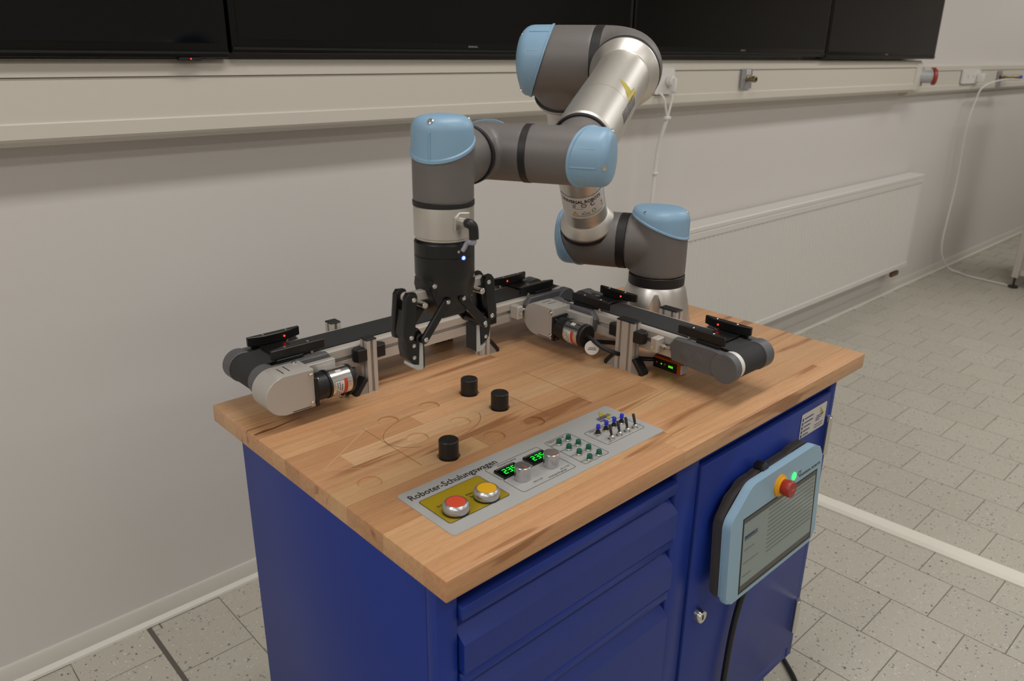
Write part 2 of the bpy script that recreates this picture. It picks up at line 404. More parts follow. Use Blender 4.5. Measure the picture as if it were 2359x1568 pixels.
# ------------------------------------------------------------------ radiator
t = thing('radiator', 'long white ribbed panel radiator under the cable trunking', 'radiator', (3.35, 1.26, .2))
x0, x1, yf = 2.05, 4.665, 1.2183
b = MB(); P = []; n = int((x1-x0-.04)/.0333)
V = []; F = []
pts = [(x0, yf)]
for i in range(n):
    xs = x0+.02+i*.0333
    pts += [(xs, yf), (xs+.006, yf+.0032), (xs+.0165, yf+.0032), (xs+.0225, yf)]
pts += [(x1, yf), (x1, yf+.018), (x0, yf+.018)]
b.prism(pts, .232, .722).obj('front_panel', M_rad, t, ang=25)
MB().box((x0, yf-.003, .722), (x1, yf+.02, .752), .003).obj('top_rail', M_rad, t)
MB().box((x0, yf-.003, .20), (x1, yf+.02, .232), .004).obj('bottom_rail', M_rad, t)
MB().box((x0, yf+.06, .21), (x1, yf+.075, .74), .003).obj('rear_panel', M_rad, t)
MB().box((x0-.003, yf-.004, .752), (x1+.003, 1.309, .775), .004).obj('top_grille', M_rad, t)
MB().box((x1-.004, yf+.004, .22), (x1, yf+.07, .752), .001).obj('side_cover', M_rad, t)
MB().box((x0, yf+.004, .22), (x0+.004, yf+.07, .752), .001).obj('side_cover', M_rad, t)
b = MB(); b.cyl(.012, 0, .06, frame((x1-.07, yf+.04, .205), (0, 0, -1))); b.box((x1-.12, yf+.03, .138), (x1-.02, yf+.05, .168), .004); b.obj('valve', M_copper, t)
for xb in (x0+.3, x1-.3):
    MB().box((xb-.02, yf+.075, .3), (xb+.02, YW, .7)).obj('wall_bracket', M_rad, t, smooth=False)

# ------------------------------------------------------------------ wall fittings
t = thing('wall_socket', 'white wall socket with plug and two cords in the trunking behind the robot elbow', 'socket', (1.98, YT, 1.35))
FB = frame((0, 0, 0), (0, -1, 0), (1, 0, 0))       # x right, y up (z), normal to the room
MB().prism(rrect(1.925, 1.305, 2.035, 1.395, .006), -YT, -YT+.010, FB, .002).obj('face_plate', M_white, t)
p_ = MB().cyl(.019, -YT+.010, -YT+.035, FB @ Matrix.Translation((2.0, 1.35, 0)), 24, .003).obj('plug', M_white, t)
MB().box((1.993, YT-.045, 1.312), (2.009, YT-.022, 1.362), .005, 2).obj('plug_body', M_white, p_)
t = thing('power_cord', 'pair of white cords hanging from the trunking socket, joined below into one', 'cord', (1.98, 1.2, 1.2))
b = MB(); b.tube([(1.951, YT-.012, 1.31), (1.955, YT-.03, 1.29), (1.982, YT-.03, 1.225)], .0045)
b.tube([(2.001, YT-.034, 1.315), (1.998, YT-.034, 1.29), (1.984, YT-.03, 1.225)], .0045); b.obj('split_lead', M_white, t)
b = MB(); b.tube([(1.983, YT-.03, 1.226), (1.976, YT-.005, 1.115), (1.972, YT+.0, .985), (1.966, YT+.0, .90), (1.96, YT+.02, .6), (1.96, YW-.035, .06)], .0075); b.obj('lead', M_white, t)
MB().box((1.968, YT-.038, 1.217), (1.998, YT-.022, 1.23), .003).obj('cord_clip', M_white, t)
MB().box((1.958, YT-.012, 1.018), (1.984, YT+.008, 1.026), .002).obj('cord_clip', M_white, t)
t = thing('outlet_plate', 'grey metal outlet plate with a brass nipple and a small white tag', 'outlet', (2.535, YT, 1.35))
MB().prism(rrect(2.495, 1.312, 2.575, 1.3885, .003), -YT+.0025, -YT+.0055, FB).obj('face_plate', M_socketg, t)
b = MB(FB @ Matrix.Translation((2.535, 1.35, -YT))); b.lathe([(0, .004), (.011, .004), (.011, .012), (.0085, .014), (.0085, .028), (.012, .03), (.012, .046), (.010, .048), (.006, .048), (.006, .03), (0, .03)], seg=20); b.obj('brass_nipple', M_brass, t)
s = MB().prism(rrect(2.528, 1.367, 2.556, 1.386, .002), -YT+.0055, -YT+.007, FB).obj('tag', M_paper, t)
b = MB(); text(b, '1', .003, FB @ Matrix.Translation((2.5405, 1.3705, -YT+.0073)), height=.012); b.obj('number', M_ink, s, smooth=False)
MB().cyl(.002, -YT+.005, -YT+.0065, FB @ Matrix.Translation((2.502, 1.35, 0)), 10).obj('screw', M_steel, t)
t = thing('red_power_socket', 'round red three-phase power socket with grey body on the trunking end', 'socket', (4.40, YT-.02, 1.34))
b = MB(); b.box((4.335, YT-.002, 1.285), (4.38, YT+.05, 1.39), .004)
D = Vector((.55, -.835, 0)).normalized(); FC = frame((4.355, YT+.005, 1.338), D, (0, 0, 1))
b.cyl(.034, -.01, .060, FC, 28, .003); b.obj('socket_body', M_lgrey, t)
MB().lathe([(0, .060), (.034, .060), (.044, .063), (.044, .075), (.039, .080), (0, .080)], FC, 28).obj('red_lid', M_cee, t)
MB().box((-.012, -.016, .080), (.012, .016, .0812), M=FC).obj('white_label', M_paper, t, smooth=False)
MB().box((.04, -.010, .05), (.049, .010, .072), .002, M=FC).obj('hinge', M_cee, t)
y2 = YW-.047
t = thing('double_wall_socket', 'white double wall socket on the shallow trunking past the red socket', 'socket', (5.27, y2, 1.32))
MB().prism(rrect(5.12, 1.284, 5.42, 1.366, .006), -y2+.0, -y2+.012, FB, .002).obj('face_plate', M_white, t)
for dx in (5.20, 5.30):
    MB().box((dx-.004, y2-.0135, 1.318), (dx+.004, y2-.0115, 1.336)).obj('rocker_switch', M_lgrey, t, smooth=False)
MB().box((5.355, y2-.05, 1.29), (5.405, y2-.012, 1.345), .006, 2).obj('plug', M_white, t)
t = thing('air_coupling', 'small grey outlet plate with a brass air coupling and blue tip, far along the trunking', 'outlet', (5.83, y2, 1.31))
MB().box((5.80, y2-.006, 1.253), (5.88, y2+.002, 1.357), .002).obj('face_plate', M_socketg, t)
D2 = Vector((.9, -.43, 0)).normalized(); FC = frame((5.83, y2-.006, 1.318), D2, (0, 0, 1))
MB().lathe([(0, 0), (.013, 0), (.013, .04), (.009, .045), (.009, .11), (.012, .115), (.012, .17), (0, .17)], FC, 16).obj('brass_coupling', M_brass, t)
MB().cyl(.011, .17, .195, FC, 16, .002).obj('blue_tip', M_bbtn, t)
E0 = FC @ Vector((-.0175, 0, .185))
t = tag(MB().tube([tuple(E0), (5.84, 1.2, 1.306), (5.66, 1.2, 1.302), (5.52, 1.22, 1.285), (5.44, 1.245, 1.247), (5.405, 1.252, 1.17), (5.37, 1.258, 1.06), (5.38, 1.262, .90), (5.41, 1.264, .64), (5.385, 1.264, .41), (5.37, 1.262, .23), (5.41, 1.25, .12), (5.50, 1.22, .035), (5.54, 1.16, .0095), (5.50, 1.10, .0085), (5.477, .97, .0085), (5.458, .86, .0085), (5.44, .832, .0085)], .0055, 8, 6).obj('air_hose', M_white),
        'thin white air hose looping from the brass coupling down the wall and over the floor', 'hose')
# machine at the picture edge
t = thing('machine_cabinet', 'grey framed machine cabinet on small black feet at the end of the room', 'machine', (5.8, .4, 0))
MB().box((5.448, .02, .085), (6.1, .80, 1.35), .004).obj('panel_body', M_mach, t)
for (px, py) in ((5.455, .80), (5.455, .04), (6.09, .80), (6.09, .04)):
    b = MB(); b.box((px-.02, py-.02, .07), (px+.02, py+.02, 1.36), .003); q = b.obj('corner_post', M_prof, t)
    b = MB(); b.cyl(.007, .01, .075, Matrix.Translation((px, py, 0)), 12); b.cyl(.03, 0, .014, Matrix.Translation((px, py, 0)), 20, .003); b.obj('levelling_foot', M_black, t)
MB().box((5.436, .06, .09), (5.447, .775, .125), .002).obj('bottom_rail', M_prof, t)
MB().box((5.43, .70, .46), (5.447, .79, .66), .003).obj('red_plate', M_cee, t)
# ================================================================== WORKBENCH
TL, TD, TH = 1.0648, .6198, .030
X0c, X1c, Yf, Yb, ZB, ZT = .008, 1.026, .030, .535, .147, HT-TH
t = thing('workbench_cabinet', 'royal blue steel workbench cabinet with drawers and a door, under the wooden top', 'cabinet', ((X0c+X1c)/2, (Yf+Yb)/2, 0))
CABT = t
b = MB(); b.box((X0c, Yf+.0203, ZB), (X0c+.003, Yb, ZT), .0004); b.obj('side_panel', M_cab, t, ang=50)
b = MB(); b.box((X1c-.003, Yf+.0203, ZB), (X1c, Yb, ZT), .0004); b.obj('side_panel', M_cab, t, ang=50)
MB().box((X0c+.003, Yb-.003, ZB), (X1c-.003, Yb, ZT)).obj('back_panel', M_cab, t, smooth=False)
MB().box((X0c+.003, Yf+.02, ZB), (X1c-.003, Yb-.003, ZB+.003)).obj('bottom_panel', M_cab, t, smooth=False)
MB().box((X0c+.003, Yf+.02, ZT-.003), (X1c-.003, Yb-.003, ZT)).obj('top_panel', M_cab, t, smooth=False)
MB().box((.515, Yf+.02, ZB+.003), (.518, Yb-.003, ZT-.003)).obj('divider_panel', M_cab, t, smooth=False)
for (xa, xb) in ((X0c, .040), (.4865, .5465), (1.003, X1c)):
    MB().box((xa, Yf, ZB), (xb, Yf+.02, ZT), .0012).obj('front_post', M_cab, t, ang=50)
MB().box((.5465, Yf+.001, ZB), (1.003, Yf+.02, .181), .001).obj('plinth_rail', M_cab, t, ang=50)
MB().box((.040, Yf+.001, ZB), (.4865, Yf+.02, .160), .001).obj('plinth_rail', M_cab, t, ang=50)
MB().box((.5465, Yf+.006, .821), (1.003, Yf+.02, ZT), .001).obj('top_rail', M_cab, t, ang=50)
MB().box((.040, Yf+.03, .826), (.4865, Yf+.045, ZT), .001).obj('top_rail', M_cab, t, ang=50)
def drawer(zt, zl, zs, zf, zb):
    # lip zt..zl, dark slot, sloped grip down to zf, flat front to zb
    b = MB(); xa, xb = .0425, .484
    b.prism([(Yf-.010, zb), (Yf-.010, zf), (Yf+.028, zs), (Yf+.028, zt-.002), (Yf+.034, zt-.002), (Yf+.034, zb)], xa, xb, FX, .0008)
    d = b.obj('drawer', M_cab, t, ang=40)
    MB().box((xa, Yf-.006, zl), (xb, Yf+.027, zt), .0012).obj('grip_rail', M_cab, d, ang=50)
    MB().box((xa+.01, Yf+.034, zb+.01), (xb-.01, Yb-.05, zt-.01)).obj('drawer_box', M_cab, d, smooth=False)
drawer(.8175, .7975, .795, .764, .7185)
drawer(.7125, .6975, .696, .666, .6195)
drawer(.6130, .5955, .593, .562, .4250)
drawer(.4190, .4010, .399, .368, .1640)
dr = MB().prism([(.5495, .184), (1.0, .184), (1.0, .818), (.5495, .818)], -Yf-.018, -Yf+.004, FB, .0015).obj('door', M_cab, t, ang=50)
MB(frame((.585, Yf-.004, .507), (0, -1, 0))).lathe([(0, 0), (.0125, 0), (.0125, .012), (.0115, .0135), (0, .0135)], seg=24).obj('door_lock', M_steel, dr)
b = MB(); b.box((.5836, Yf-.0182, .5025), (.5864, Yf-.0174, .5115)); b.obj('keyhole', M_ink, dr, smooth=False)
for (za, zb_) in ((.683, .768), (.232, .318)):
    b = MB(); b.cyl(.0066, za, zb_, Matrix.Translation((.9965, Yf-.0095, 0)), 14, .0012); b.box((.991, Yf-.0095, za+.002), (1.007, Yf-.0035, zb_-.002)); b.obj('hinge', M_steel, dr)
# sticker on the door
sx0, sx1, sz0, sz1 = .883, .984, .752, .8045; FS = FB @ Matrix.Translation((0, 0, -Yf+.0045))
s = MB(); s.prism(rrect(sx0, sz0, sx1, sz1, .003), -.0001, .0004, FS); s = s.obj('sticker', M_paper, dr)
b = MB()
FS2 = FS @ Matrix.Translation((0, 0, .0008))
for k in range(5):
    zz = sz1-.012-k*.0088
    flat(b, [(sx0+.004, zz-.0035), (sx0+.009, zz-.0035), (sx0+.009, zz+.0025), (sx0+.004, zz+.0025)], FS2)
    L_ = (.034, .034, .026, .025, .021)[k]
    flat(b, [(sx0+.013, zz-.0012), (sx0+.013+L_, zz-.0012), (sx0+.013+L_, zz+.0012), (sx0+.013, zz+.0012)], FS2)
for k, (a_, L_) in enumerate(((.062, .026), (.060, .022), (.06, .016))):
    zz = sz1-.022-k*.0045; flat(b, [(sx0+a_, zz-.001), (sx0+a_+L_, zz-.001), (sx0+a_+L_, zz+.001), (sx0+a_, zz+.001)], FS2)
for k in (0, 1): flat(b, [(sx0+.058, sz0+.006+k*.0055), (sx0+.092, sz0+.006+k*.0055), (sx0+.092, sz0+.0075+k*.0055), (sx0+.058, sz0+.0075+k*.0055)], FS2)
b.obj('print', M_navy, s, smooth=False)
b = MB(); flat(b, [(sx0+.074, sz1-.004), (sx0+.078, sz1-.02), (sx0+.090, sz1-.02)], FS2); flat(b, [(sx0+.086, sz1-.02), (sx0+.094, sz1-.02), (sx0+.083, sz1-.030)], FS2)
b.obj('logo', M_yprint, s, smooth=False)
# castors
for (cx_, cy_) in ((.08, .09), (.95, .09), (.08, .47), (.95, .47)):
    b = MB(); b.box((cx_-.035, cy_-.035, ZB-.006), (cx_+.035, cy_+.035, ZB)); b.cyl(.02, ZB-.035, ZB-.006, Matrix.Translation((cx_, cy_, 0)), 16)
    b.box((cx_-.018, cy_-.03, .045), (cx_-.015, cy_+.03, ZB-.03)); b.box((cx_+.015, cy_-.03, .045), (cx_+.018, cy_+.03, ZB-.03)); f_ = b.obj('castor', M_steel, t)
    MB().cyl(.05, -.014, .014, frame((cx_, cy_, .05), (1, 0, 0)), 24, .004).obj('wheel', M_lgrey, f_)
# ------------------------------------------------------------------ worktop
t = thing('worktop', 'thick beech butcher-block worktop with engraved circles and lines', 'worktop', (TL/2, TD/2, HT-TH))
WT = t
pockets = [(.0562, .2371), (.1836, .2998), (.1832, .3777), (.2659, .3782), (.2672, .2992), (.2753, .2261), (.3572, .2216), (.1834, .2234), (.3503, .2969), (.3497, .3745)]
PR = .0172
rows = 15; rw = TD/rows
cut = MB()
for (px, py) in pockets: cut.cyl(PR, HT-.0022, HT+.02, Matrix.Translation((px, py, 0)), 40)
cutter = cut.obj('cutter', M_wood, smooth=False)
rnd = random.Random(21)
for i in range(rows):
    ya, yb = i*rw, (i+1)*rw
    x = -rnd.uniform(0, .25); cuts = [0]
    while True:
        x += rnd.uniform(.22, .62)
        if x > TL-.08: break
        if x > .06: cuts.append(x)
    cuts.append(TL)
    for a_, c_ in zip(cuts[:-1], cuts[1:]):
        g = .00008
        b = MB(); b.box((a_+(g if a_ > 0 else 0), ya+(g if i else 0), HT-TH), (c_-(g if c_ < TL else 0), yb-(g if i < rows-1 else 0), HT))
        if i in (0, rows-1) or a_ == 0 or c_ == TL:
            es = []
            for e in b.bm.edges:
                m_ = (e.verts[0].co+e.verts[1].co)/2; d_ = (e.verts[0].co-e.verts[1].co)
                outer = [(m_.y < 1e-6), (m_.y > TD-1e-6), (m_.x < 1e-6), (m_.x > TL-1e-6)]
                if (m_.z > HT-1e-6 or m_.z < HT-TH+1e-6) and any(outer): es.append(e)
                elif abs(d_.z) > .01 and sum(outer) == 2: es.append(e)
            bmesh.ops.bevel(b.bm, geom=es, offset=.0018, segments=2, profile=.5, affect='EDGES')
        hit = any(a_-PR < px < c_+PR and ya-PR < py < yb+PR for px, py in pockets)
        o = b.obj('wood_stave', M_wood, t, smooth=True, ang=30)
        if hit:
            md = o.modifiers.new('b', 'BOOLEAN'); md.object = cutter; md.operation = 'DIFFERENCE'; md.solver = 'EXACT'
            dg = bpy.context.evaluated_depsgraph_get(); dg.update()
            me = bpy.data.meshes.new_from_object(o.evaluated_get(dg)); o.modifiers.clear(); old = o.data; o.data = me; bpy.data.meshes.remove(old)
            me.materials.clear(); me.materials.append(M_wood)
            me.shade_flat()
bpy.data.objects.remove(cutter)
b = MB(); zs = HT+.00025
b._add([(.0022, .4700, zs), (.018, .4705, zs), (.036, .4715, zs), (.062, .4770, zs), (.0930, .4835, zs), (.060, .4795, zs), (.036, .4760, zs), (.020, .4775, zs), (.0022, .4735, zs)], [(0, 1, 7, 8), (1, 2, 6, 7), (2, 3, 5, 6), (3, 4, 5)])
b.obj('resin_streak', mat('resin_streak', '#7d4a2a', .5, noise=(150, .35)), t, smooth=False)
# engraved lines
FT = Matrix.Translation((0, 0, HT+.0002))
gw = .0009
for p_, q_ in (((.1375, .3795), (.1375, .2275)), ((.486, .383), (.486, .2215)), ((.392, .337), (.392, .2255))):
    b = MB(); line_loop(b, [p_, q_], gw, FT, closed=False); b.obj('engraved_line', M_groove, t, smooth=False)
cx_, cy_, R_ = .2255, .315, .087
arc = [(cx_+R_*math.cos(a), cy_+.62*R_*math.sin(a)) for a in [PI*2*k/64 for k in range(65)]]
for seg_ in (range(13, 42), range(48, 63)):
    b = MB(); line_loop(b, [arc[k] for k in seg_], gw, FT, closed=False); b.obj('engraved_arc', M_groove, t, smooth=False)
for p_, q_ in (((.026, .308), (.144, .379)), ((.026, .308), (.094, .259))):
    b = MB(); line_loop(b, [p_, q_], .0007, FT, closed=False); b.obj('pale_line', mat('pale_line', '#dfc09a', .5), t, smooth=False)

# ------------------------------------------------------------------ black pegs
for (px, py, lab) in ((.1834, .2234, 'black plastic peg standing nearest the lettering of the control panel'),
                      (.3503, .2969, 'middle black plastic peg standing in a worktop pocket'),
                      (.3497, .3745, 'black plastic peg farthest from the control panel, below the gripper')):
    t = thing('plastic_peg', lab, 'peg', (px, py, HT-.0022), 'black pegs on the worktop')
    M_ = Matrix.Translation((px, py, HT-.0022))
    MB(M_).lathe([(0, 0), (.0142, 0), (.0147, .0006), (.0147, .0285), (.0136, .0298), (0, .0298)], seg=40).obj('peg_body', M_black, t)
    b = MB(M_)
    for k in range(3): b.cyl(.0013, .0296, .0301, Matrix.Translation((.006*math.cos(k*2.1), .006*math.sin(k*2.1), 0)), 10)
    b.obj('dimple', M_ink, t)

# ------------------------------------------------------------------ control panel
t = thing('control_panel', 'silver control panel let into the worktop, lettered Roboter-Schulungswagen', 'panel', (.2745, .1225, HT))
PX0, PX1, PY0, PY1 = .0615, .487, .0615, .1835
FP = Matrix.Translation((0, 0, HT)); FP1 = Matrix.Translation((0, 0, HT+.0011)); FP2 = Matrix.Translation((0, 0, HT+.0016))
MB().prism(rrect(PX0, PY0, PX1, PY1, .006), 0, .0008, FP).obj('face_plate', M_panel, t)
b = MB(); flat(b, rrect(.0745, .0845, .177, .1515, .004), FP1); b.obj('yellow_field', M_pyel, t, smooth=False)
b = MB(); text(b, 'Roboter-Schulungswagen', .152, FP1 @ Matrix.Translation((.0705, .1595, 0)), height=.0128, bold=.012); b.obj('title_lettering', M_ink, t, smooth=False)
b = MB()
line_loop(b, rrect(.0745, .0845, .177, .1515, .004), .0006, FP2)
def frm(x0, y0, x1, y1): line_loop(b, rrect(x0, y0, x1, y1, .004), .0006, FP1)
frm(.1938, .1195, .2975, .1565); frm(.1945, .0770, .2990, .1185); frm(.3138, .0726, .3665, .157); frm(.383, .0896, .473, .1388)
b.obj('frame_lines', M_ink, t, smooth=False)
b = MB()
for (s_, x, y, wd, h) in (('Sicherheits-', .0855, .1235, .028, .0042), ('bereich', .0855+.009, .1165, .018, .0042), ('Warn-', .131, .1205, .014, .0042), ('bereich', .1335, .1135, .018, .0042),
                          ('Analoge Ausgänge', .214, .1500, .036, .0034), ('Analoge Eingänge', .247, .0800, .036, .0034), ('AI0 0-10V', .2225, .0850, .018, .003), ('AI1 0-10V', .2765, .0850, .018, .003),
                          ('Digitale Ausgänge', .3185, .1515, .034, .0034), ('Digitale Eingänge', .392, .1335, .034, .0034), ('DI0', .389, .117, .006, .0026), ('DI4', .3905, .0925, .006, .0026)):
    text(b, s_, wd, FP2 @ Matrix.Translation((x, y, 0)), height=h)
gx = ((.3282, .3487)); gy = (.1394, .1189, .0983, .0778)
for i in range(4):
    for j in range(2): text(b, 'DO%d' % (i*2+j), .0075, FP2 @ Matrix.Translation((gx[j]-.0135, gy[i]+.0025, 0)), height=.0026)
b.obj('lettering', M_ink, t, smooth=False)
b = MB(); flat(b, [(.4595, .1745), (.4440, .1590), (.4585, .1605)], FP2); flat(b, [(.4545, .1575), (.4685, .1600), (.4525, .1440), (.4515, .1525)], FP2); b.obj('logo_mark', M_yprint, t, smooth=False)
b = MB()
for k in range(3): line_loop(b, [(.4345, .1590-k*.0026), (.4640+k*.001, .1590-k*.0026)], .0009, Matrix.Translation((0, 0, HT+.0021)), closed=False)
for k in range(12): line_loop(b, [(.4345+k*.0018, .1520), (.4355+k*.0018, .1560)], .0008, FP2, closed=False)
line_loop(b, [(.4345, .1488), (.4450, .1488)], .0022, FP2, closed=False); line_loop(b, [(.4385, .1455), (.4450, .1455)], .0018, FP2, closed=False); line_loop(b, [(.4580, .1462), (.4645, .1462)], .0016, FP2, closed=False)
b.obj('logo_lettering', M_navy, t, smooth=False)
for (px, py, m_, nm) in ((.0985, .1025, M_bred, 'red push cap'), (.1500, .1015, M_byel, 'yellow push cap')):
    M_ = Matrix.Translation((px, py, HT+.0008))
    o = MB(M_).lathe([(0, 0), (.0155, 0), (.0155, .002), (.0175, .0025), (.0182, .005), (.0180, .009), (.0165, .0125), (.0143, .0145), (.0136, .0145), (.0136, .0128), (0, .0128)], seg=40).obj('push_button', M_bring, t)
    c_ = MB(M_).lathe([(0, .0128), (.0134, .0128), (.0134, .0138), (.0125, .0145), (0, .0148)], seg=40).obj('button_cap', m_, o); c_['label'] = nm
    MB(M_).lathe([(.0150, 0), (.0178, 0), (.0178, .0022), (.0150, .0022)], seg=40).obj('gasket', M_ink, o)
SEGS = {'2': 'abged', '3': 'abgcd', '5': 'afgcd'}
def seven(mb, ch, x, y, w_, h, M):
    s_ = .0011; P = {'a': ((0, h), (w_, h)), 'b': ((w_, h), (w_, h/2)), 'c': ((w_, h/2), (w_, 0)), 'd': ((0, 0), (w_, 0)), 'e': ((0, 0), (0, h/2)), 'f': ((0, h/2), (0, h)), 'g': ((0, h/2), (w_, h/2))}
    for k in SEGS[ch]:
        (xa, ya), (xb, yb) = P[k]; sl = .12
        line_loop(mb, [(x+xa*.86+ya*sl+w_*.07, y+ya), (x+xb*.86+yb*sl+w_*.07, y+yb)], s_, M, closed=False)
for (xa, xb) in ((.1985, .2365), (.2545, .2925)):
    o = MB(FP).prism(rrect(xa, .1185, xb, .1425, .001), .0008, .0045, I4, .0008).obj('display', M_disp, t)
    b = MB(); [seven(b, ch, xa+.0075+i*.0085, .1245, .0052, .0105, Matrix.Translation((0, 0, HT+.0048))) for i, ch in enumerate('235')]
    b.obj('green_digits', M_seg, o, smooth=False)
    MB(FP).box((xa+.002, .1385, .0045), (xb-.002, .1412, .0051)).obj('bezel_edge', M_pback, o, smooth=False)
for (px, py) in ((.2185, .1045), (.2745, .1040)):
    M_ = Matrix.Translation((px, py, HT+.0008))
    o = MB(M_).lathe([(0, 0), (.0112, 0), (.0112, .0008), (.0115, .0012), (.0115, .0202), (.0108, .021), (0, .021)], seg=48).obj('rotary_knob', M_knob, t, ang=25)
    MB(M_).box((-.0004, -.0112, .0208), (.0004, .0, .0213)).obj('pointer_line', M_bred, o, smooth=False)
for i in range(4):
    for j in range(2):
        M_ = Matrix.Translation((gx[j], gy[i], HT+.0008))
        o = MB(M_).lathe([(0, 0), (.0056, 0), (.0056, .0018), (.0048, .003), (0, .003)], seg=18).obj('indicator_lamp', M_steel, t)
        MB(M_).lathe([(0, .003), (.0043, .003), (.0040, .0082), (.0034, .0092), (0, .0092)], seg=18).obj('green_lens', M_green, o)
for x in (.3985, .4178, .4368, .4553):
    M_ = Matrix.Translation((x, .1232, HT+.0008))
    o = MB(M_).lathe([(0, 0), (.0062, 0), (.0062, .0015), (.005, .0025), (0, .0025)], seg=18).obj('push_switch', M_steel, t)
    MB(M_).lathe([(0, .0025), (.0045, .0025), (.0035, .006), (.0018, .0065), (.0018, .009), (0, .009)], seg=16).obj('collar', M_ink, o)
    MB(M_).lathe([(0, .0085), (.0026, .0085), (.0033, .010), (.0033, .0155), (.0027, .0165), (0, .0165)], seg=16).obj('blue_button', M_bbtn, o)
for x in (.4010, .4197, .4388, .4580):
    M_ = Matrix.Translation((x, .0979, HT+.0008))
    o = MB(M_).lathe([(0, 0), (.0052, 0), (.0052, .0014), (.0036, .002), (.0036, .0062), (.0024, .0075), (0, .0075)], seg=14).obj('toggle_switch', M_steel, t)
    d = Vector((.12, .42, 1)).normalized(); Ml = frame((x, .0979, HT+.0070), d)
    MB(Ml).lathe([(0, 0), (.0013, 0), (.0021, .005), (.0024, .016), (.0016, .0175), (0, .0178)], seg=12).obj('lever', M_ink, o)
# ================================================================== ROBOT ARM
def V3(*a): return Vector(a)
B0 = V3(.907, .405, HT); SH = V3(.907, .405, 1.0654)
aa = V3(-.4703, .8825, 0); nn = V3(.8825, .4703, 0); zz_ = V3(0, 0, 1)
SH2 = SH + aa*.153
EL = V3(.595, .4125, 1.432)
EL2 = EL - aa*.1195
W1 = V3(.300, .107, 1.325)
W2 = W1 + aa*.1257
W3 = V3(.1365, .1657, 1.325)
FL = V3(W3.x, W3.y, 1.227)
d2 = (EL-SH2).normalized(); d3 = (W1-EL2).normalized()
arm = thing('robot_arm', 'grey six-axis robot arm with light blue joint caps bolted to the worktop', 'robot arm', tuple(B0))
def remeshed(mb, name, m, parent, voxel=.003, iters=14):
    o = mb.obj(name, m, parent, smooth=False)
    md = o.modifiers.new('r', 'REMESH'); md.mode = 'VOXEL'; md.voxel_size = voxel
    sm = o.modifiers.new('s', 'SMOOTH'); sm.factor = .5; sm.iterations = iters
    dg = bpy.context.evaluated_depsgraph_get(); dg.update()
    me = bpy.data.meshes.new_from_object(o.evaluated_get(dg)); o.modifiers.clear(); old = o.data; o.data = me; bpy.data.meshes.remove(old)
    me.materials.clear(); me.materials.append(m); me.shade_smooth()
    return o
def joint(J, A, Bd, R, ring_d, stub, Rs, c0, k, c1, name='joint_housing', fil=.022, ring_w=.02, lipr=.0022, voxel=.003, topk=0.):
    A = Vector(A).normalized(); Bd = Vector(Bd); Bd = (Bd-A*Bd.dot(A)).normalized()
    FJ = frame(J, -A, Bd)                 # z towards the cap, x towards the stub
    b = MB(FJ); n = 48
    rows_ = [[(R*math.cos(2*PI*i/n), R*math.sin(2*PI*i/n), -ring_d-.004) for i in range(n)], [(R*math.cos(2*PI*i/n), R*math.sin(2*PI*i/n), c0+k*R*math.cos(2*PI*i/n)+.004) for i in range(n)]]
    b._add(rows_[0]+rows_[1], [(i, (i+1) % n, n+(i+1) % n, n+i) for i in range(n)]+[tuple(range(n-1, -1, -1)), tuple(range(n, 2*n))])
    b.M = I4
    b.cyl(Rs, 0, stub+.004, frame(J, Bd), 48)
    h = remeshed(b, name, M_robot, arm, voxel)
    # blue cap
    b = MB(FJ); prof_n = 9; V = []; F = []
    for i in range(n):
        c = math.cos(2*PI*i/n); s_ = math.sin(2*PI*i/n); z0 = c0+k*R*c; z1 = c1+topk*R*c; f_ = min(fil, (z1-z0-.006)*.9)
        pr = [(R-.004, z0), (R+lipr, z0), (R+lipr, z0+.0035), (R+.0004, z0+.0048)]
        for q in range(7):
            a_ = PI/2*q/6; pr.append((R-f_+f_*math.cos(a_)-.0006*0, z1-f_+f_*math.sin(a_)))
        pr.append((R*.4, z1+.0012+topk*(.4*R*c-R*c)))
        V += [(r_*c, r_*s_, z_) for r_, z_ in pr]
        m_ = len(pr)
    V.append((0, 0, c1+.0016)); tip = len(V)-1
    for i in range(n):
        j = (i+1) % n
        for q in range(m_-1): F.append((i*m_+q, j*m_+q, j*m_+q+1, i*m_+q+1))
        F.append((i*m_+m_-1, j*m_+m_-1, tip))
    b._add(V, F); c = b.obj('joint_cap', M_blue, h, ang=40)
    # screws seated on the cap edge
    for an in (PI, PI/3, -PI/3):
        cc_, ss_ = math.cos(an), math.sin(an); z0 = c0+k*R*cc_; f_ = min(fil, (c1-z0-.006)*.9); rq = R-f_*.30; zq = c1-f_*.30
        dv = V3(cc_*.7, ss_*.7, .7).normalized(); Ms = FJ @ frame(V3(rq*cc_, rq*ss_, zq), dv)
        MB(Ms).lathe([(0, -.004), (.0036, -.004), (.0036, .0008), (.0028, .0012), (.0015, .0012), (.0015, .0002), (0, .0002)], seg=14).obj('cap_screw', M_steel, h)
        if an == PI:
            rg = MB(FJ); rg.box((-R-.0012, -.0012, z0+.004), (-R+.002, .0012, c1-f_), .0005)
            rg.obj('cap_ridge', M_blue, h)
            rg = MB(FJ); rg.box((-R*.80-.0006, R*.585, z0+.010), (-R*.80+.004, R*.605, c1-f_*1.1), .0004); rg.obj('cap_rib', M_blue, h)
    return h
def ring(P, D, R, w_, parent=arm, name='joint_ring'):
    return MB(frame(P, D)).lathe([(R-.01, -w_/2), (R-.0006, -w_/2), (R+.0006, -w_/2+.001), (R+.0006, w_/2-.001), (R-.0006, w_/2), (R-.01, w_/2)], seg=56).obj(name, M_ring, parent)
Rb = .0597
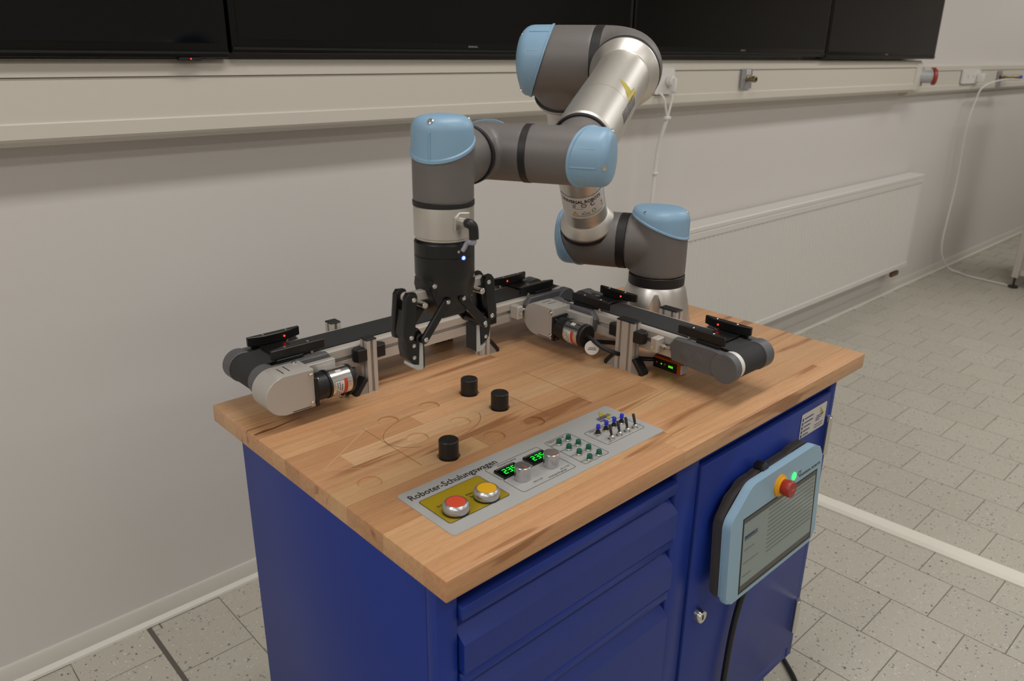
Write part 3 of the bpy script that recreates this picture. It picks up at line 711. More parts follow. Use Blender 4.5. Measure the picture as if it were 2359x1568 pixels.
# base foot
b = MB(Matrix.Translation(B0+zz_*.0002)); b.lathe([(0, 0), (.0790, 0), (.0795, .002), (.0795, .010), (.0785, .013), (.0755, .030), (.0715, .052), (.0640, .080), (.0597, .0875), (0, .0875)], seg=96)
ft = b.obj('base_foot', M_alu, arm, ang=30)
cut = MB()
for kk in range(4):
    an = math.radians(-142+90*kk); cut.cyl(.0185, .008, .12, Matrix.Translation(B0+V3(math.cos(an), math.sin(an), 0)*.0835), 40)
cutter = cut.obj('cutter', M_alu, smooth=False); cutter.location = -ROOT[arm.name]*0
md = ft.modifiers.new('b', 'BOOLEAN'); md.object = cutter; md.operation = 'DIFFERENCE'; md.solver = 'EXACT'
dg = bpy.context.evaluated_depsgraph_get(); dg.update()
me = bpy.data.meshes.new_from_object(ft.evaluated_get(dg)); ft.modifiers.clear(); ft.data = me; me.materials.clear(); me.materials.append(M_alu); me.shade_smooth(); me.set_sharp_from_angle(angle=math.radians(25))
bpy.data.objects.remove(cutter)
for kk in range(4):
    an = math.radians(-142+90*kk); MB(Matrix.Translation(B0+V3(math.cos(an), math.sin(an), 0)*.0725)).lathe([(0, .008), (.005, .008), (.005, .013), (.0025, .013), (.0025, .011), (0, .011)], seg=16).obj('base_bolt', M_steel, ft)
ring(B0+zz_*.0985, zz_, Rb, .021)
joint(SH, -zz_, aa, Rb, .061, .063, .0590, .039, .40, .078)
ring(SH+aa*.0745, aa, .0592, .019)
joint(SH2, -aa, d2, Rb, .067, .036, .0575, .030, .42, .066)
ring(SH2+d2*.0445, d2, .0590, .012)
FU = frame(SH2+d2*.0505, d2); LU = (EL-SH2).length-.0505-.064
ut = MB(FU).lathe([(.03, 0), (.0588, 0), (.0592, .002), (.0588, .0045), (.0478, .0245), (.0462, .0262), (.0453, .0285), (.0448, .032), (.0432, LU-.03), (.047, LU-.022), (.057, LU-.004), (.0585, LU), (.03, LU)], seg=64).obj('upper_arm_tube', M_tube, arm, ang=18)
# sticker round the upper arm
yx = V3(-1, -1, 0); yx = (yx-d2*yx.dot(d2)).normalized(); FA = frame(SH2+d2*.0505, d2, yx)
rS = .0453
b = MB(FA); b.lathe([(rS, .0585), (rS, .1170)], seg=44, a0=-1.35, a1=1.12); st = b.obj('sticker', M_paper, ut)
def wrapu(x0, z0, R=rS+.0003, F=FA):
    return lambda x, y: F @ V3(R*math.cos((x0+x)/R), R*math.sin((x0+x)/R), z0+y)
def uring(mb, x0, z0, ra, rb_, k0=0, k1=24):
    f_ = wrapu(x0, z0)
    for k in range(k0, k1):
        a0_, a1_ = 2*PI*k/24, 2*PI*(k+1)/24
        mb._add([f_(r_*math.cos(q), r_*math.sin(q)) for r_, q in ((ra, a0_), (rb_, a0_), (rb_, a1_), (ra, a1_))], [(0, 1, 2, 3)])
def urect(mb, x0, z0, w_, h_):
    f_ = wrapu(x0, z0); m_ = max(1, int(w_/.005))
    for q in range(m_): mb._add([f_(w_*q/m_, 0), f_(w_*(q+1)/m_, 0), f_(w_*(q+1)/m_, h_), f_(w_*q/m_, h_)], [(0, 1, 2, 3)])
b = MB(); text(b, 'UNIVERSAL ROBOTS', .0900, I4, height=.0085, bend=wrapu(-.0525, .1022), bold=.03)
text(b, 'RoHS', .0165, I4, height=.0062, bend=wrapu(-.0085, .0695))
text(b, 'Made in', .012, I4, height=.0018, bend=wrapu(.017, .1145))
uring(b, -.0028, .0955, .0042, .0056); text(b, 'M', .0042, I4, height=.0032, bend=wrapu(-.0049, .0940))
text(b, 'X', .0065, I4, height=.0085, bend=wrapu(.0365, .0800)); urect(b, .0370, .0735, .0075, .0018)
urect(b, -.030, .0665, .068, .0007); urect(b, -.026, .0640, .062, .0005)
b.obj('lettering', M_ink, st, smooth=False)
b = MB(); uring(b, .0166, .0955, .0036, .0058, 4, 22)
for k in range(4): urect(b, -.0270+.0006*k, .0885+.0030*k, .0065, .0014)
urect(b, -.022, .0860, .016, .0008); b.obj('violet_marks', M_navy, st, smooth=False)
b = MB(); f_ = wrapu(-.0225, .0690); b._add([f_(-.0062, 0), f_(.0062, 0), f_(0, .0105)], [(0, 1, 2)]); b.obj('warning_mark', M_yprint, st, smooth=False)
b = MB(); uring(b, .0170, .0755, .0032, .0050); f_ = wrapu(-.0030, .0770); b._add([f_(-.003, 0), f_(0, -.001), f_(.0035, .0028)], [(0, 1, 2)])
b.obj('green_marks', M_gprint, st, smooth=False)
# elbow
ring(EL-d2*.0645, d2, .0560, .012)
joint(EL, -aa, -d2, .0585, .060, .058, .0560, .034, .42, .071)
ring(EL-aa*.0680, aa, .0580, .017)
# rounded elbow that turns into the forearm
b = MB(); rb = .0440; V = []; F = []; ns, nc = 22, 48
xa, xd = -aa, d3
cen = EL2 - xa*rb + xd*rb
path = []
path.append((EL2-xa*.0455, xa))
for i in range(ns+1):
    a_ = PI/2*i/ns
    path.append((cen + (-xd*math.cos(a_)+xa*math.sin(a_))*rb, (xa*math.cos(a_)+xd*math.sin(a_))))
path.append((EL2+xd*.0540, xd))
up = xa.cross(xd).normalized()
rads = [.0580]*(ns+2)+[.0570]
for (p, d), R_ in zip(path, rads):
    s1 = up; s2 = d.cross(s1).normalized()
    for k in range(nc):
        q = 2*PI*k/nc; V.append(p+(s1*math.cos(q)+s2*math.sin(q))*R_)
for i in range(len(path)-1):
    for k in range(nc): F.append((i*nc+k, i*nc+(k+1) % nc, (i+1)*nc+(k+1) % nc, (i+1)*nc+k))
F.append(tuple(range(nc-1, -1, -1))); F.append(tuple(range((len(path)-1)*nc, len(path)*nc)))
b._add(V, F); b.obj('elbow_bend', M_robot, arm)
ring(EL2+d3*.058, d3, .0570, .009)
FF = frame(EL2+d3*.0625, d3, zz_); LF = (W1-EL2).length-.0625-.046
fa = MB(FF).lathe([(.03, 0), (.0566, 0), (.0570, .002), (.0566, .0045), (.0462, .0245), (.0445, .0262), (.0434, .0290), (.0428, .034), (.0428, LF-.1), (.0415, LF-.004), (.0395, LF), (.02, LF)], seg=64).obj('forearm_tube', M_tube, arm, ang=18)
MB(FF).lathe([(.04285, .197), (.04295, .1976), (.04285, .198)], seg=64).obj('seam', mat('seam_grey', '#8f8a83', .4, .6), fa)
# logo on the forearm
rF = .0431
def wrapf(z, an): return FF @ V3(rF*math.cos(an), rF*math.sin(an), z)
def fpatch(mb, pts):
    pts = [(z, an) for z, an in pts]
    mb._add([wrapf(z, an) for z, an in pts], [tuple(range(len(pts)))])
b = MB()
Lc = [(.1556, -.505), (.164, -.65), (.170, -.768), (.179, -.95), (.1898, -1.16)]; Rc = [(.1556, -.500), (.1545, -.63), (.1540, -.758), (.1545, -.90), (.1552, -1.06)]
for q in range(4): fpatch(b, [Lc[q], Lc[q+1], Rc[q+1], Rc[q]])
fpatch(b, [(.1313, -1.120), (.1345, -1.20), (.158, -1.21), (.155, -1.06)]); fpatch(b, [(.1345, -1.20), (.1365, -1.29), (.168, -1.30), (.158, -1.21)]); fpatch(b, [(.155, -1.06), (.158, -1.21), (.184, -1.22), (.1898, -1.16)])
b.obj('logo_swoosh', M_yprint, fa, smooth=False)
b = MB()
for k in range(11):
    z = .150+.0082*k; fpatch(b, [(z, -1.20), (z+.0032, -1.20), (z+.0042, -1.36), (z+.0010, -1.36)]); fpatch(b, [(z+.0010, -1.36), (z+.0042, -1.36), (z+.0052, -1.52), (z+.0020, -1.52)])
fpatch(b, [(.150, -1.24), (.150, -1.27), (.192, -1.27), (.192, -1.24)]); fpatch(b, [(.152, -1.50), (.152, -1.53), (.240, -1.53), (.240, -1.50)])
b.obj('logo_lettering', mat('grey_print', '#5c5560', .5), fa, smooth=False)
b = MB()
for k in range(2): fpatch(b, [(.1291+.004*k, -1.150-.035*k), (.2285, -1.075-.035*k), (.2285, -1.088-.035*k), (.1291+.004*k, -1.163-.035*k)])
b.obj('logo_lines', M_white, fa, smooth=False)
# wrist 1
Rw = .0368
ring(W1-d3*.0425, d3, .0400, .006)
joint(W1, aa, -d3, Rw, .054, .040, .0375, .015, .42, .051, fil=.014, lipr=.0018, voxel=.0022)
ring(W1+aa*.0585, aa, Rw-.0002, .0105)
joint(W2, -nn, -aa, Rw, .043, .0625, .0364, .024, .42, .052, fil=.016, lipr=.0018, voxel=.0022)
ring(W2-nn*.0475, nn, Rw-.0002, .006)
joint(W3, -zz_, nn, Rw, .044, .066, .0364, .017, .42, .053, fil=.016, lipr=.0018, voxel=.0022)
ring(V3(FL.x, FL.y, 1.2780), zz_, Rw, .0072)
zt = 1.2744
FM = Matrix.Translation((FL.x, FL.y, 0))
fl = MB(FM).lathe([(0, zt), (.0366, zt), (.0368, zt-.001), (.0366, zt-.0360), (.0350, zt-.0372), (.0350, zt-.0392), (.0300, zt-.0396), (.0300, zt-.0402), (0, zt-.0402)], seg=64).obj('tool_flange', M_alu, arm, ang=30)
dc = V3(-.058, -.998, 0).normalized(); Fc = frame(V3(FL.x, FL.y, zt-.015)+dc*.0335, dc, V3(-dc.y, dc.x, 0))
MB(Fc).prism([(-.011, -.010), (.011, -.010), (.011, .010), (-.004, .0115), (-.011, .006)], -.006, .0048, I4, .001).obj('connector_seat', M_alu, fl)
b = MB(Fc); b.cyl(.0050, .003, .0075, I4, 20); b.cyl(.0058, .0075, .0155, I4, 20, .0008); b.obj('round_connector', M_steel, fl)
pg = MB(Fc); pg.tube([(0, 0, .013), (0, .0, .019), (.003, -.004, .0215), (.004, -.0175, .0215)], .0058, 14, 4); pg.obj('angled_plug', M_black, fl)
# ------------------------------------------------------------------ gripper
GX, GY = FL.x, FL.y
g = thing('gripper', 'black two-finger gripper hanging from the robot wrist with fingers spread', 'gripper', (GX, GY, 1.2340))
MG = Matrix.Translation((GX, GY, HT))
zt2 = 1.2340-HT
b = MB(MG); b.lathe([(0, zt2), (.0345, zt2), (.0364, zt2-.002), (.0370, zt2-.003), (.0370, zt2-.0180), (.0364, zt2-.0185), (.0364, zt2-.0190), (.0370, zt2-.0195), (.0370, zt2-.043), (.0358, zt2-.048), (.0335, zt2-.055), (.0325, zt2-.066), (0, zt2-.066)], seg=64)
b.obj('gripper_body', M_blackm, g, ang=30)
def around(deg, R_, z): 
    q = Vector((-.62, -.785, 0))*math.cos(math.radians(deg)) + Vector((.785, -.62, 0))*math.sin(math.radians(deg)); return Vector((GX, GY, HT+z)) + q*R_, q
p_, q_ = around(38, .0368, zt2-.0185); MB().sphere(p_, .0024, 12).obj('status_light', M_led_b, g)
p0 = Fc @ V3(.004, -.0165, .0215)
b = MB(); b.tube([tuple(p0), tuple(p0+V3(0, .0, -.006)), tuple(around(44, .0400, zt2+.000)[0]), tuple(around(38, .0385, zt2-.006)[0]), tuple(around(35, .0370, zt2-.0095)[0])], .0028, 10, 5); b.obj('clear_lead', M_clear, g)
p_, q_ = around(27, .0370, zt2-.010); MB(frame(p_, q_)).cyl(.0017, -.001, .0006, I4, 10).obj('screw', M_steel, g)
FG = frame((GX, GY, HT), (0, -1, 0), (1, 0, 0))      # x = opening direction, y = up, z = to the front
zb = .2965
PFR = .0185
palm = [(-.0335, zb), (.0335, zb), (.0350, zb-.010), (.0325, zb-.020), (.0275, zb-.030), (.0215, zb-.044), (.0170, zb-.051), (-.0170, zb-.051), (-.0215, zb-.044), (-.0275, zb-.030), (-.0325, zb-.020), (-.0350, zb-.010)]
o = MB(FG).prism(palm, -PFR, PFR, I4, .0025, 2).obj('palm', M_blackm, g)
b = MB(); text(b, 'ROBOTIQ', .0285, FG @ Matrix.Translation((.0105, .2815, PFR+.0003)) @ Matrix.Rotation(PI, 4, 'Z'), height=.0062, bold=.015)
for k in range(3): flat(b, [(.0125, .2815-k*.0026), (.0165, .2822-k*.0026), (.0165, .2805-k*.0026), (.0125, .2798-k*.0026)], FG @ Matrix.Translation((0, 0, PFR+.0003)))
b.obj('lettering', M_lgrey, o, smooth=False)
for sx, sy in ((-.0305, .2900), (.0290, .2935)):
    MB(FG).cyl(.0032, .012, PFR+.0016, Matrix.Translation((sx, sy, 0)), 14, .0006).obj('screw', M_steel, g)
def bar(poly_pts, r, z0, z1, mb, bevel=.0012):
    """rounded bar between two points in the FG plane"""
    (xa, ya), (xb, yb) = poly_pts; d = Vector((xb-xa, yb-ya)); a0_ = math.atan2(d.y, d.x); P = []
    for k in range(9): q = a0_-PI/2+PI*k/8; P.append((xb+r*math.cos(q), yb+r*math.sin(q)))
    for k in range(9): q = a0_+PI/2+PI*k/8; P.append((xa+r*math.cos(q), ya+r*math.sin(q)))
    mb.prism(P, z0, z1, FG, bevel)
UO, LO, LI, CI = (.0592, .2777), (.0648, .2312), (.0476, .2262), (.0124, .2672)
TIP = .1830
for sg in (-1, 1):
    S = lambda p: (p[0]*sg, p[1])
    fg = MB(); bar((S((.030, .2765)), S(UO)), .0058, -.0052, .0052, fg); fg.obj('knuckle_arm', M_prof, g)
    # outer link: two cheeks joined by a web
    for (z0, z1) in ((-.0150, -.0058), (.0058, .0150)):
        b = MB(); P = [S((UO[0]-.0062, UO[1]+.003)), S((UO[0]-.004, UO[1]+.0078)), S((UO[0]+.006, UO[1]+.0088)), S((UO[0]+.0100, UO[1]+.004)), S((LO[0]+.0095, LO[1]+.005)), S((LO[0]+.0080, LO[1]-.004)), S((LO[0]+.001, LO[1]-.0065)), S((LO[0]-.0055, LO[1]-.003)), S((LO[0]-.0060, LO[1]+.003))]
        b.prism(P, z0, z1, FG, .0014, 2); b.obj('outer_link', M_blackm, g)
    b = MB(); b.prism([S((UO[0]+.001, UO[1]-.014)), S((UO[0]+.0090, UO[1]-.014)), S((LO[0]+.0088, LO[1]+.004)), S((LO[0]+.006, LO[1]-.003)), S((LO[0]-.002, LO[1]+.002))], -.0058, .0058, FG, .001); b.obj('link_web', M_blackm, g)
    # inner link
    for (z0, z1) in ((.0160, .0212), (-.0212, -.0160)):
        b = MB(); bar((S(CI), S(LI)), .0058, z0, z1, b); b.obj('inner_link', M_blackm, g)
        b = MB(); b.prism([S((CI[0]+.010, CI[1]-.004)), S((CI[0]+.024, CI[1]-.020)), S((CI[0]+.020, CI[1]-.028)), S((CI[0]+.006, CI[1]-.014))], z0+.0005, z1-.0005, FG, .001); b.obj('link_gusset', M_blackm, g)
    # fingertip
    P = [S((LO[0]+.0030, LO[1]+.002)), S((LO[0]+.0020, TIP+.030)), S((LO[0]+.0005, TIP+.0185)), S((LO[0]-.004, TIP+.0125)), S((LI[0]+.0025, TIP+.0085)), S((LI[0]+.0015, LI[1]+.004)), S((LI[0]-.003, LI[1]+.005)), S((LI[0]+.002, LO[1]+.007))]
    b = MB(); b.prism(P, -.0100, .0100, FG, .001); ftp = b.obj('fingertip', M_blackm, g)
    b = MB(); bar((S(LI), S((LI[0]+.004, LI[1]+.001))), .0055, -.0158, .0158, b); b.obj('lower_joint', M_blackm, g)
    b = MB(); b.prism([S((LI[0]-.0045, LI[1]-.005)), S((LI[0]+.0015, LI[1]-.005)), S((LI[0]+.0020, TIP+.0065)), S((LI[0]+.0115, TIP+.0105)), S((LI[0]+.0125, TIP+.0070)), S((LI[0]+.0040, TIP)), S((LI[0]-.0030, TIP)), S((LI[0]-.0045, TIP+.002))], -.0095, .0095, FG, .0006); b.obj('fingertip_plate', M_pad, ftp)
    b = MB(); b.prism([S((LI[0]-.0062, LI[1]-.005)), S((LI[0]-.0045, LI[1]-.005)), S((LI[0]-.0045, TIP+.001)), S((LI[0]-.0062, TIP+.003))], -.0098, .0098, FG, .0004); b.obj('grip_pad', M_black, ftp)
    for yy in (.0195, .0350):
        MB(FG).lathe([(0, .0098), (.0026, .0098), (.0026, .0113), (.0014, .0113), (.0014, .0103), (0, .0103)], Matrix.Translation((sg*(LI[0]+.0105), TIP+yy, 0)), 14).obj('tip_screw', M_steel, ftp)
    for (p, z) in ((UO, .0148), (LO, .0148), (LI, .0210), (CI, .0210)):
        MB(FG).lathe([(0, z-.003), (.0030, z-.003), (.0030, z+.0012), (.0025, z+.0018), (.0013, z+.0018), (.0013, z+.0008), (0, z+.0008)], Matrix.Translation((sg*p[0], p[1], 0)), 16).obj('pivot_pin', M_steel, g)
    MB(FG).cyl(.0040, -.012, .0200, Matrix.Translation((sg*.0455, .2690, 0)), 16, .0008).obj('stop_pin', M_steel, g)
# ================================================================== CONVEYORS
def conveyor(t, LM, L, posts, capcirc=False):
    """LM maps local (u along belt, b across from the front face, w up) to the room"""
    FUW = LM @ Matrix(((1, 0, 0, 0), (0, 0, -1, 0), (0, 1, 0, 0), (0, 0, 0, 1)))   # prism plane (u,w), extrude towards the front
    FBW = LM @ Matrix(((0, 0, 1, 0), (1, 0, 0, 0), (0, 1, 0, 0), (0, 0, 0, 1)))    # prism plane (b,w), extrude along u
    prof = [(0, .045), (0, .0612), (.007, .0612), (.007, .0687), (0, .0687), (0, .082), (.0025, .0855), (.0100, .0868), (.0105, .080), (.0785, .080), (.079, .0868), (.0865, .0855), (.089, .082), (.089, .0687), (.082, .0687), (.082, .0612), (.089, .0612), (.089, .045)]
    MB().prism(prof, .03, L-.03, FBW).obj('side_profile', M_prof, t, ang=20)
    # belt loop
    R1, R0 = .0240, .0225; c = .064; n = 20; P = []
    for k in range(n+1): a_ = -PI/2+PI*k/n; P.append((L+R1*math.cos(a_), c+R1*math.sin(a_)))
    for k in range(n+1): a_ = PI/2+PI*k/n; P.append((R1*math.cos(a_), c+R1*math.sin(a_)))
    Q = [((x-L)*R0/R1+L if x > L else (x*R0/R1 if x < 0 else x), c+(y-c)*R0/R1) for x, y in P]
    b = MB(); m_ = len(P); Vv = []
    for (x, y), (x2, y2) in zip(P, Q):
        Vv += [LM @ V3(x, .0115, y), LM @ V3(x, .0775, y), LM @ V3(x2, .0775, y2), LM @ V3(x2, .0115, y2)]
    Ff = []
    for i in range(m_):
        j = (i+1) % m_
        for q in range(4): Ff.append((i*4+q, j*4+q, j*4+(q+1) % 4, i*4+(q+1) % 4))
    b._add(Vv, Ff); b.obj('belt', M_rubber, t)
    for u_ in (0, L):
        MB().cyl(.0236, -.083, .002, FUW @ Matrix.Translation((u_, c, 0)), 40).obj('roller', M_white, t)
    # grey end plates (front and back, both ends)
    for (u_, sgn) in ((0, 1), (L, -1)):
        for (b0, b1) in ((.0005, .0135), (-.1025, -.0895)):
            X = lambda d: u_+sgn*d
            poly = [(X(.0), .0405), (X(.028), .0455), (X(.108), .0455), (X(.1145), .0745), (X(.104), .0895), (X(.030), .0880), (X(0), .0880)]
            bb = MB(); bb.prism(poly, b0, b1, FUW, .0025, 1)
            bb.cyl(.0258, b0 if b0 < 0 else (.0005 if sgn < 0 else -.0105), b1+(.004 if b0 > 0 else .0118), FUW @ Matrix.Translation((u_, c, 0)), 40, .001)
            e_ = bb.obj('end_plate', M_gcap, t, ang=30)
            if b0 > 0 and sgn < 0:
                for dd in (.080, .053):
                    MB(FUW @ Matrix.Translation((X(dd), .066, 0))).lathe([(0, b1-.001), (.0112, b1-.001), (.0112, b1+.0003), (.0105, b1+.0005), (0, b1+.0005)], seg=24).obj('blind_plug', M_gcap, e_)
    # motor cover
    P = [(.050, .0275), (.050, .0905), (0, .0905)]
    for k in range(1, 16): a_ = PI/2+PI*k/16; P.append((.0315*math.cos(a_), .059+.0315*math.sin(a_)))
    P.append((0, .0275))
    cv = MB().prism(P, .014, .062, FUW, .0008).obj('motor_cover', M_cover, t, ang=30)
    for (du, dw) in ((.0445, .0825), (.0445, .0355)):
        MB(FUW @ Matrix.Translation((du, dw, 0))).lathe([(0, .0618), (.0045, .0618), (.0045, .0624), (.0030, .0626), (.0030, .0645), (.0020, .0655), (.0012, .0655), (.0012, .0645), (0, .0645)], seg=16).obj('screw', M_steel, cv)
    MB(LM @ Matrix.Translation((.040, -.019, 0))).lathe([(0, .0904), (.0040, .0904), (.0040, .0909), (.0028, .0912), (.0028, .0928), (.0018, .0934), (0, .0934)], seg=16).obj('screw', M_steel, cv)
    b = MB(LM)
    for k in (0, 1): b.box((.006+.012*k, -.049+.004*k, .0905), (.0075+.012*k, -.026+.004*k, .0908))
    b.box((.010, -.0622, .0290), (.042, -.0618, .0302)); b.obj('slots', M_ink, cv, smooth=False)
    # plate behind the motor, gearbox, motor
    MB(LM).box((.050, -.0245, .046), (.1105, -.0140, .0815), .0008).obj('mounting_plate', M_cover, t)
    FMo = LM @ Matrix.Translation((.050, -.0445, .0515)) @ Matrix(((0, 0, 1, 0), (1, 0, 0, 0), (0, 1, 0, 0), (0, 0, 0, 1)))
    b = MB(FMo); b.prism(rrect(-.0205, -.0245, .0205, .0245, .003), 0, .005); b.cyl(.0222, .005, .026, I4, 32, .001); b.cyl(.0235, .026, .030, I4, 32); gb = b.obj('gearbox', M_black, t, ang=30)
    for sx in (-1, 1):
        for sy in (-1, 1): MB(FMo).cyl(.0018, .006, .0078, Matrix.Translation((sx*.0155, sy*.0195, 0)), 10).obj('screw', M_steel, gb)
    mo = MB(FMo).lathe([(0, .030), (.0226, .030), (.0226, .066), (0, .066)], seg=40).obj('motor', M_chrome, t, ang=30)
    MB(FMo).lathe([(0, .066), (.0229, .066), (.0226, .072), (.0205, .074), (.006, .074), (.006, .078), (0, .078)], seg=32).obj('motor_cap', M_black, mo)
    b = MB(FMo); b.lathe([(.02275, .035), (.02275, .050)], seg=16, a0=PI-.35, a1=PI+1.0); b.lathe([(.02275, .042), (.02275, .052)], seg=4, a0=PI-1.25, a1=PI-.95); lb = b.obj('label', M_paper, mo)
    b = MB(FMo); b.lathe([(.02275, .0505), (.02275, .0565)], seg=16, a0=PI-.45, a1=PI+1.0); b.obj('red_band', M_red, mo)
    b = MB(FMo)
    for row, zz in enumerate((.0370, .0410, .0450)):
        for k in range(7):
            if (k*3+row*2) % 5 == 4: continue
            b.lathe([(.0229, zz), (.0229, zz+.0016)], seg=2, a0=PI-.25+k*.15, a1=PI-.25+k*.15+.10)
    b.obj('label_print', M_ink, lb, smooth=False)
    # posts
    for (uc, lenu, back, wsides, feet) in posts:
        b0, b1 = (-.0225, -.0025) if not back else (.0915, .1115)
        pf = []
        hu, hb = lenu/2, .010; sl, dp = .0028, .0055
        def side(p, q, m):      # edge with slots
            out = []; (xa, ya), (xb, yb) = p, q; d = Vector((xb-xa, yb-ya)); Ls = d.length; d.normalize(); nrm_ = Vector((-d.y, d.x))
            for k in range(m):
                c_ = Ls*(k+.5)/m
                for off, dep in ((-sl, 0), (-sl, dp), (sl, dp), (sl, 0)):
                    pt = Vector((xa, ya))+d*(c_+off)+nrm_*dep; out.append((pt.x, pt.y))
            return [p]+out
        m = 2 if lenu > .03 else 1
        cr = [(-hu, -hb), (hu, -hb), (hu, hb), (-hu, hb)]
        pf = side(cr[0], cr[1], m)+side(cr[1], cr[2], 1)+side(cr[2], cr[3], m)+side(cr[3], cr[0], 1)
        Mp = LM @ Matrix.Translation((uc, (b0+b1)/2, 0))
        po = MB(Mp).prism(pf, 0, .0945).obj('post', M_prof, t, ang=20)
        MB(Mp).box((-hu-.0004, -.0104, .0945), (hu+.0004, .0104, .0970), .0008).obj('post_cap', M_black, po)
        for sd in wsides:
            MB(Mp).prism([(sd*hu, -.0105), (sd*(hu+.017), -.010), (sd*(hu+.022), -.002), (sd*(hu+.020), .006), (sd*(hu+.012), .012), (sd*hu, .0122)], .0600, .0815, I4, .001).obj('clamp_block', M_black, po)
        for sd in feet:
            Fq = Mp @ Matrix(((1, 0, 0, 0), (0, 0, -1, 0), (0, 1, 0, 0), (0, 0, 0, 1)))
            MB(Fq).prism([(sd*hu, 0), (sd*(hu+.020), 0), (sd*(hu+.020), .003), (sd*(hu+.001), .0235), (sd*hu, .0235)], -.0088, .0088).obj('foot_bracket', M_brk, po)
            MB(Fq).prism([(sd*(hu+.0185), .0), (sd*(hu+.0255), .0), (sd*(hu+.0255), .0065), (sd*(hu+.006), .0290), (sd*(hu+.0003), .0260), (sd*(hu+.0003), .0235), (sd*(hu+.0185), .0035)], -.0100, .0100, bevel=.0008).obj('foot_cover', M_black, po)
    # tension block in front of the free end plate
    ub = L-.1145-.019
    tbk = MB(LM).box((ub-.015, -.0225, .0535), (ub, 0, .0805), .0015).obj('tension_block', M_prof, t)
    MB(FUW @ Matrix.Translation((ub-.0075, .0665, 0))).lathe([(0, .0224), (.0050, .0224), (.0050, .0230), (.0040, .0230), (.0036, .0222), (0, .0222)], seg=16).obj('socket_screw', M_steel, tbk)
    b = MB(LM @ Matrix.Translation((ub, -.011, .067)) @ Matrix(((0, 0, 1, 0), (1, 0, 0, 0), (0, 1, 0, 0), (0, 0, 0, 1)))); b.cyl(.0030, -.001, .022, I4, 12); b.cyl(.0055, .006, .011, I4, 6); b.obj('tension_bolt', M_steel, tbk)
C1 = Matrix(((1, 0, 0, .048), (0, 1, 0, .511), (0, 0, 1, HT), (0, 0, 0, 1)))
C2 = Matrix(((0, 1, 0, .655), (-1, 0, 0, .462), (0, 0, 1, HT), (0, 0, 0, 1)))
t1 = thing('conveyor', 'long belt conveyor along the wall side of the worktop, passing behind the gripper', 'conveyor', (.384, .556, HT), 'belt conveyors')
conveyor(t1, C1, .672, [(.1825, .020, False, (-1, 1), (-1,)), (.4400, .020, False, (-1, 1), (1,)), (.1825, .020, True, (), ()), (.4400, .020, True, (), (-1,))])
t2 = thing('conveyor', 'short belt conveyor in front of the robot base, crossing the worktop', 'conveyor', (.70, .26, HT), 'belt conveyors')
conveyor(t2, C2, .402, [(.195, .040, False, (-1, 1), (-1, 1)), (.206, .040, True, (), ())])
# paper tag and lead on the second motor
FMo = C2 @ Matrix.Translation((.050, -.0445, .0515)) @ Matrix(((0, 0, 1, 0), (1, 0, 0, 0), (0, 1, 0, 0), (0, 0, 0, 1)))
tg = Matrix.Translation(FMo @ V3(-.008, -.014, .095))
MB(frame(FMo @ V3(-.006, -.016, .092), (-.75, -.62, .25), (0, 0, 1))).cyl(.0135, -.0002, .0002, I4, 28).obj('paper_tag', M_paper, t2)
b = MB(frame(FMo @ V3(-.006, -.016, .092), (-.75, -.62, .25), (0, 0, 1)) @ Matrix.Translation((0, 0, .0004)))
b.box((-.001, -.007, 0), (.0002, .006, .0001)); b.box((-.004, -.008, 0), (-.0028, .008, .0001)); b.obj('tag_print', M_ink, t2, smooth=False)
b = MB(); P_ = [FMo @ V3(*q) for q in ((0, .0, .076), (-.001, -.003, .090), (.002, -.012, .110), (.014, -.020, .128), (.034, -.028, .132))]
b.tube([tuple(p) for p in P_], .0042, 10, 5); b.obj('motor_lead', M_black, t2)
FMo1 = C1 @ Matrix.Translation((.050, -.0445, .0515)) @ Matrix(((0, 0, 1, 0), (1, 0, 0, 0), (0, 1, 0, 0), (0, 0, 0, 1)))
b = MB(); P_ = [FMo1 @ V3(*q) for q in ((0, .0, .076), (.002, .002, .084), (.014, -.010, .090), (.020, -.030, .090), (.034, -.046, .088), (.06, -.0475, .10))]
b.tube([tuple(p) for p in P_], .0035, 10, 5)
P_ = [FMo1 @ V3(*q) for q in ((0, .0, .076), (.004, .008, .084), (.016, .004, .090), (.024, -.015, .086), (.036, -.046, .078))]
b.tube([tuple(p) for p in P_], .0030, 10, 5); b.obj('motor_lead', M_black, t1)
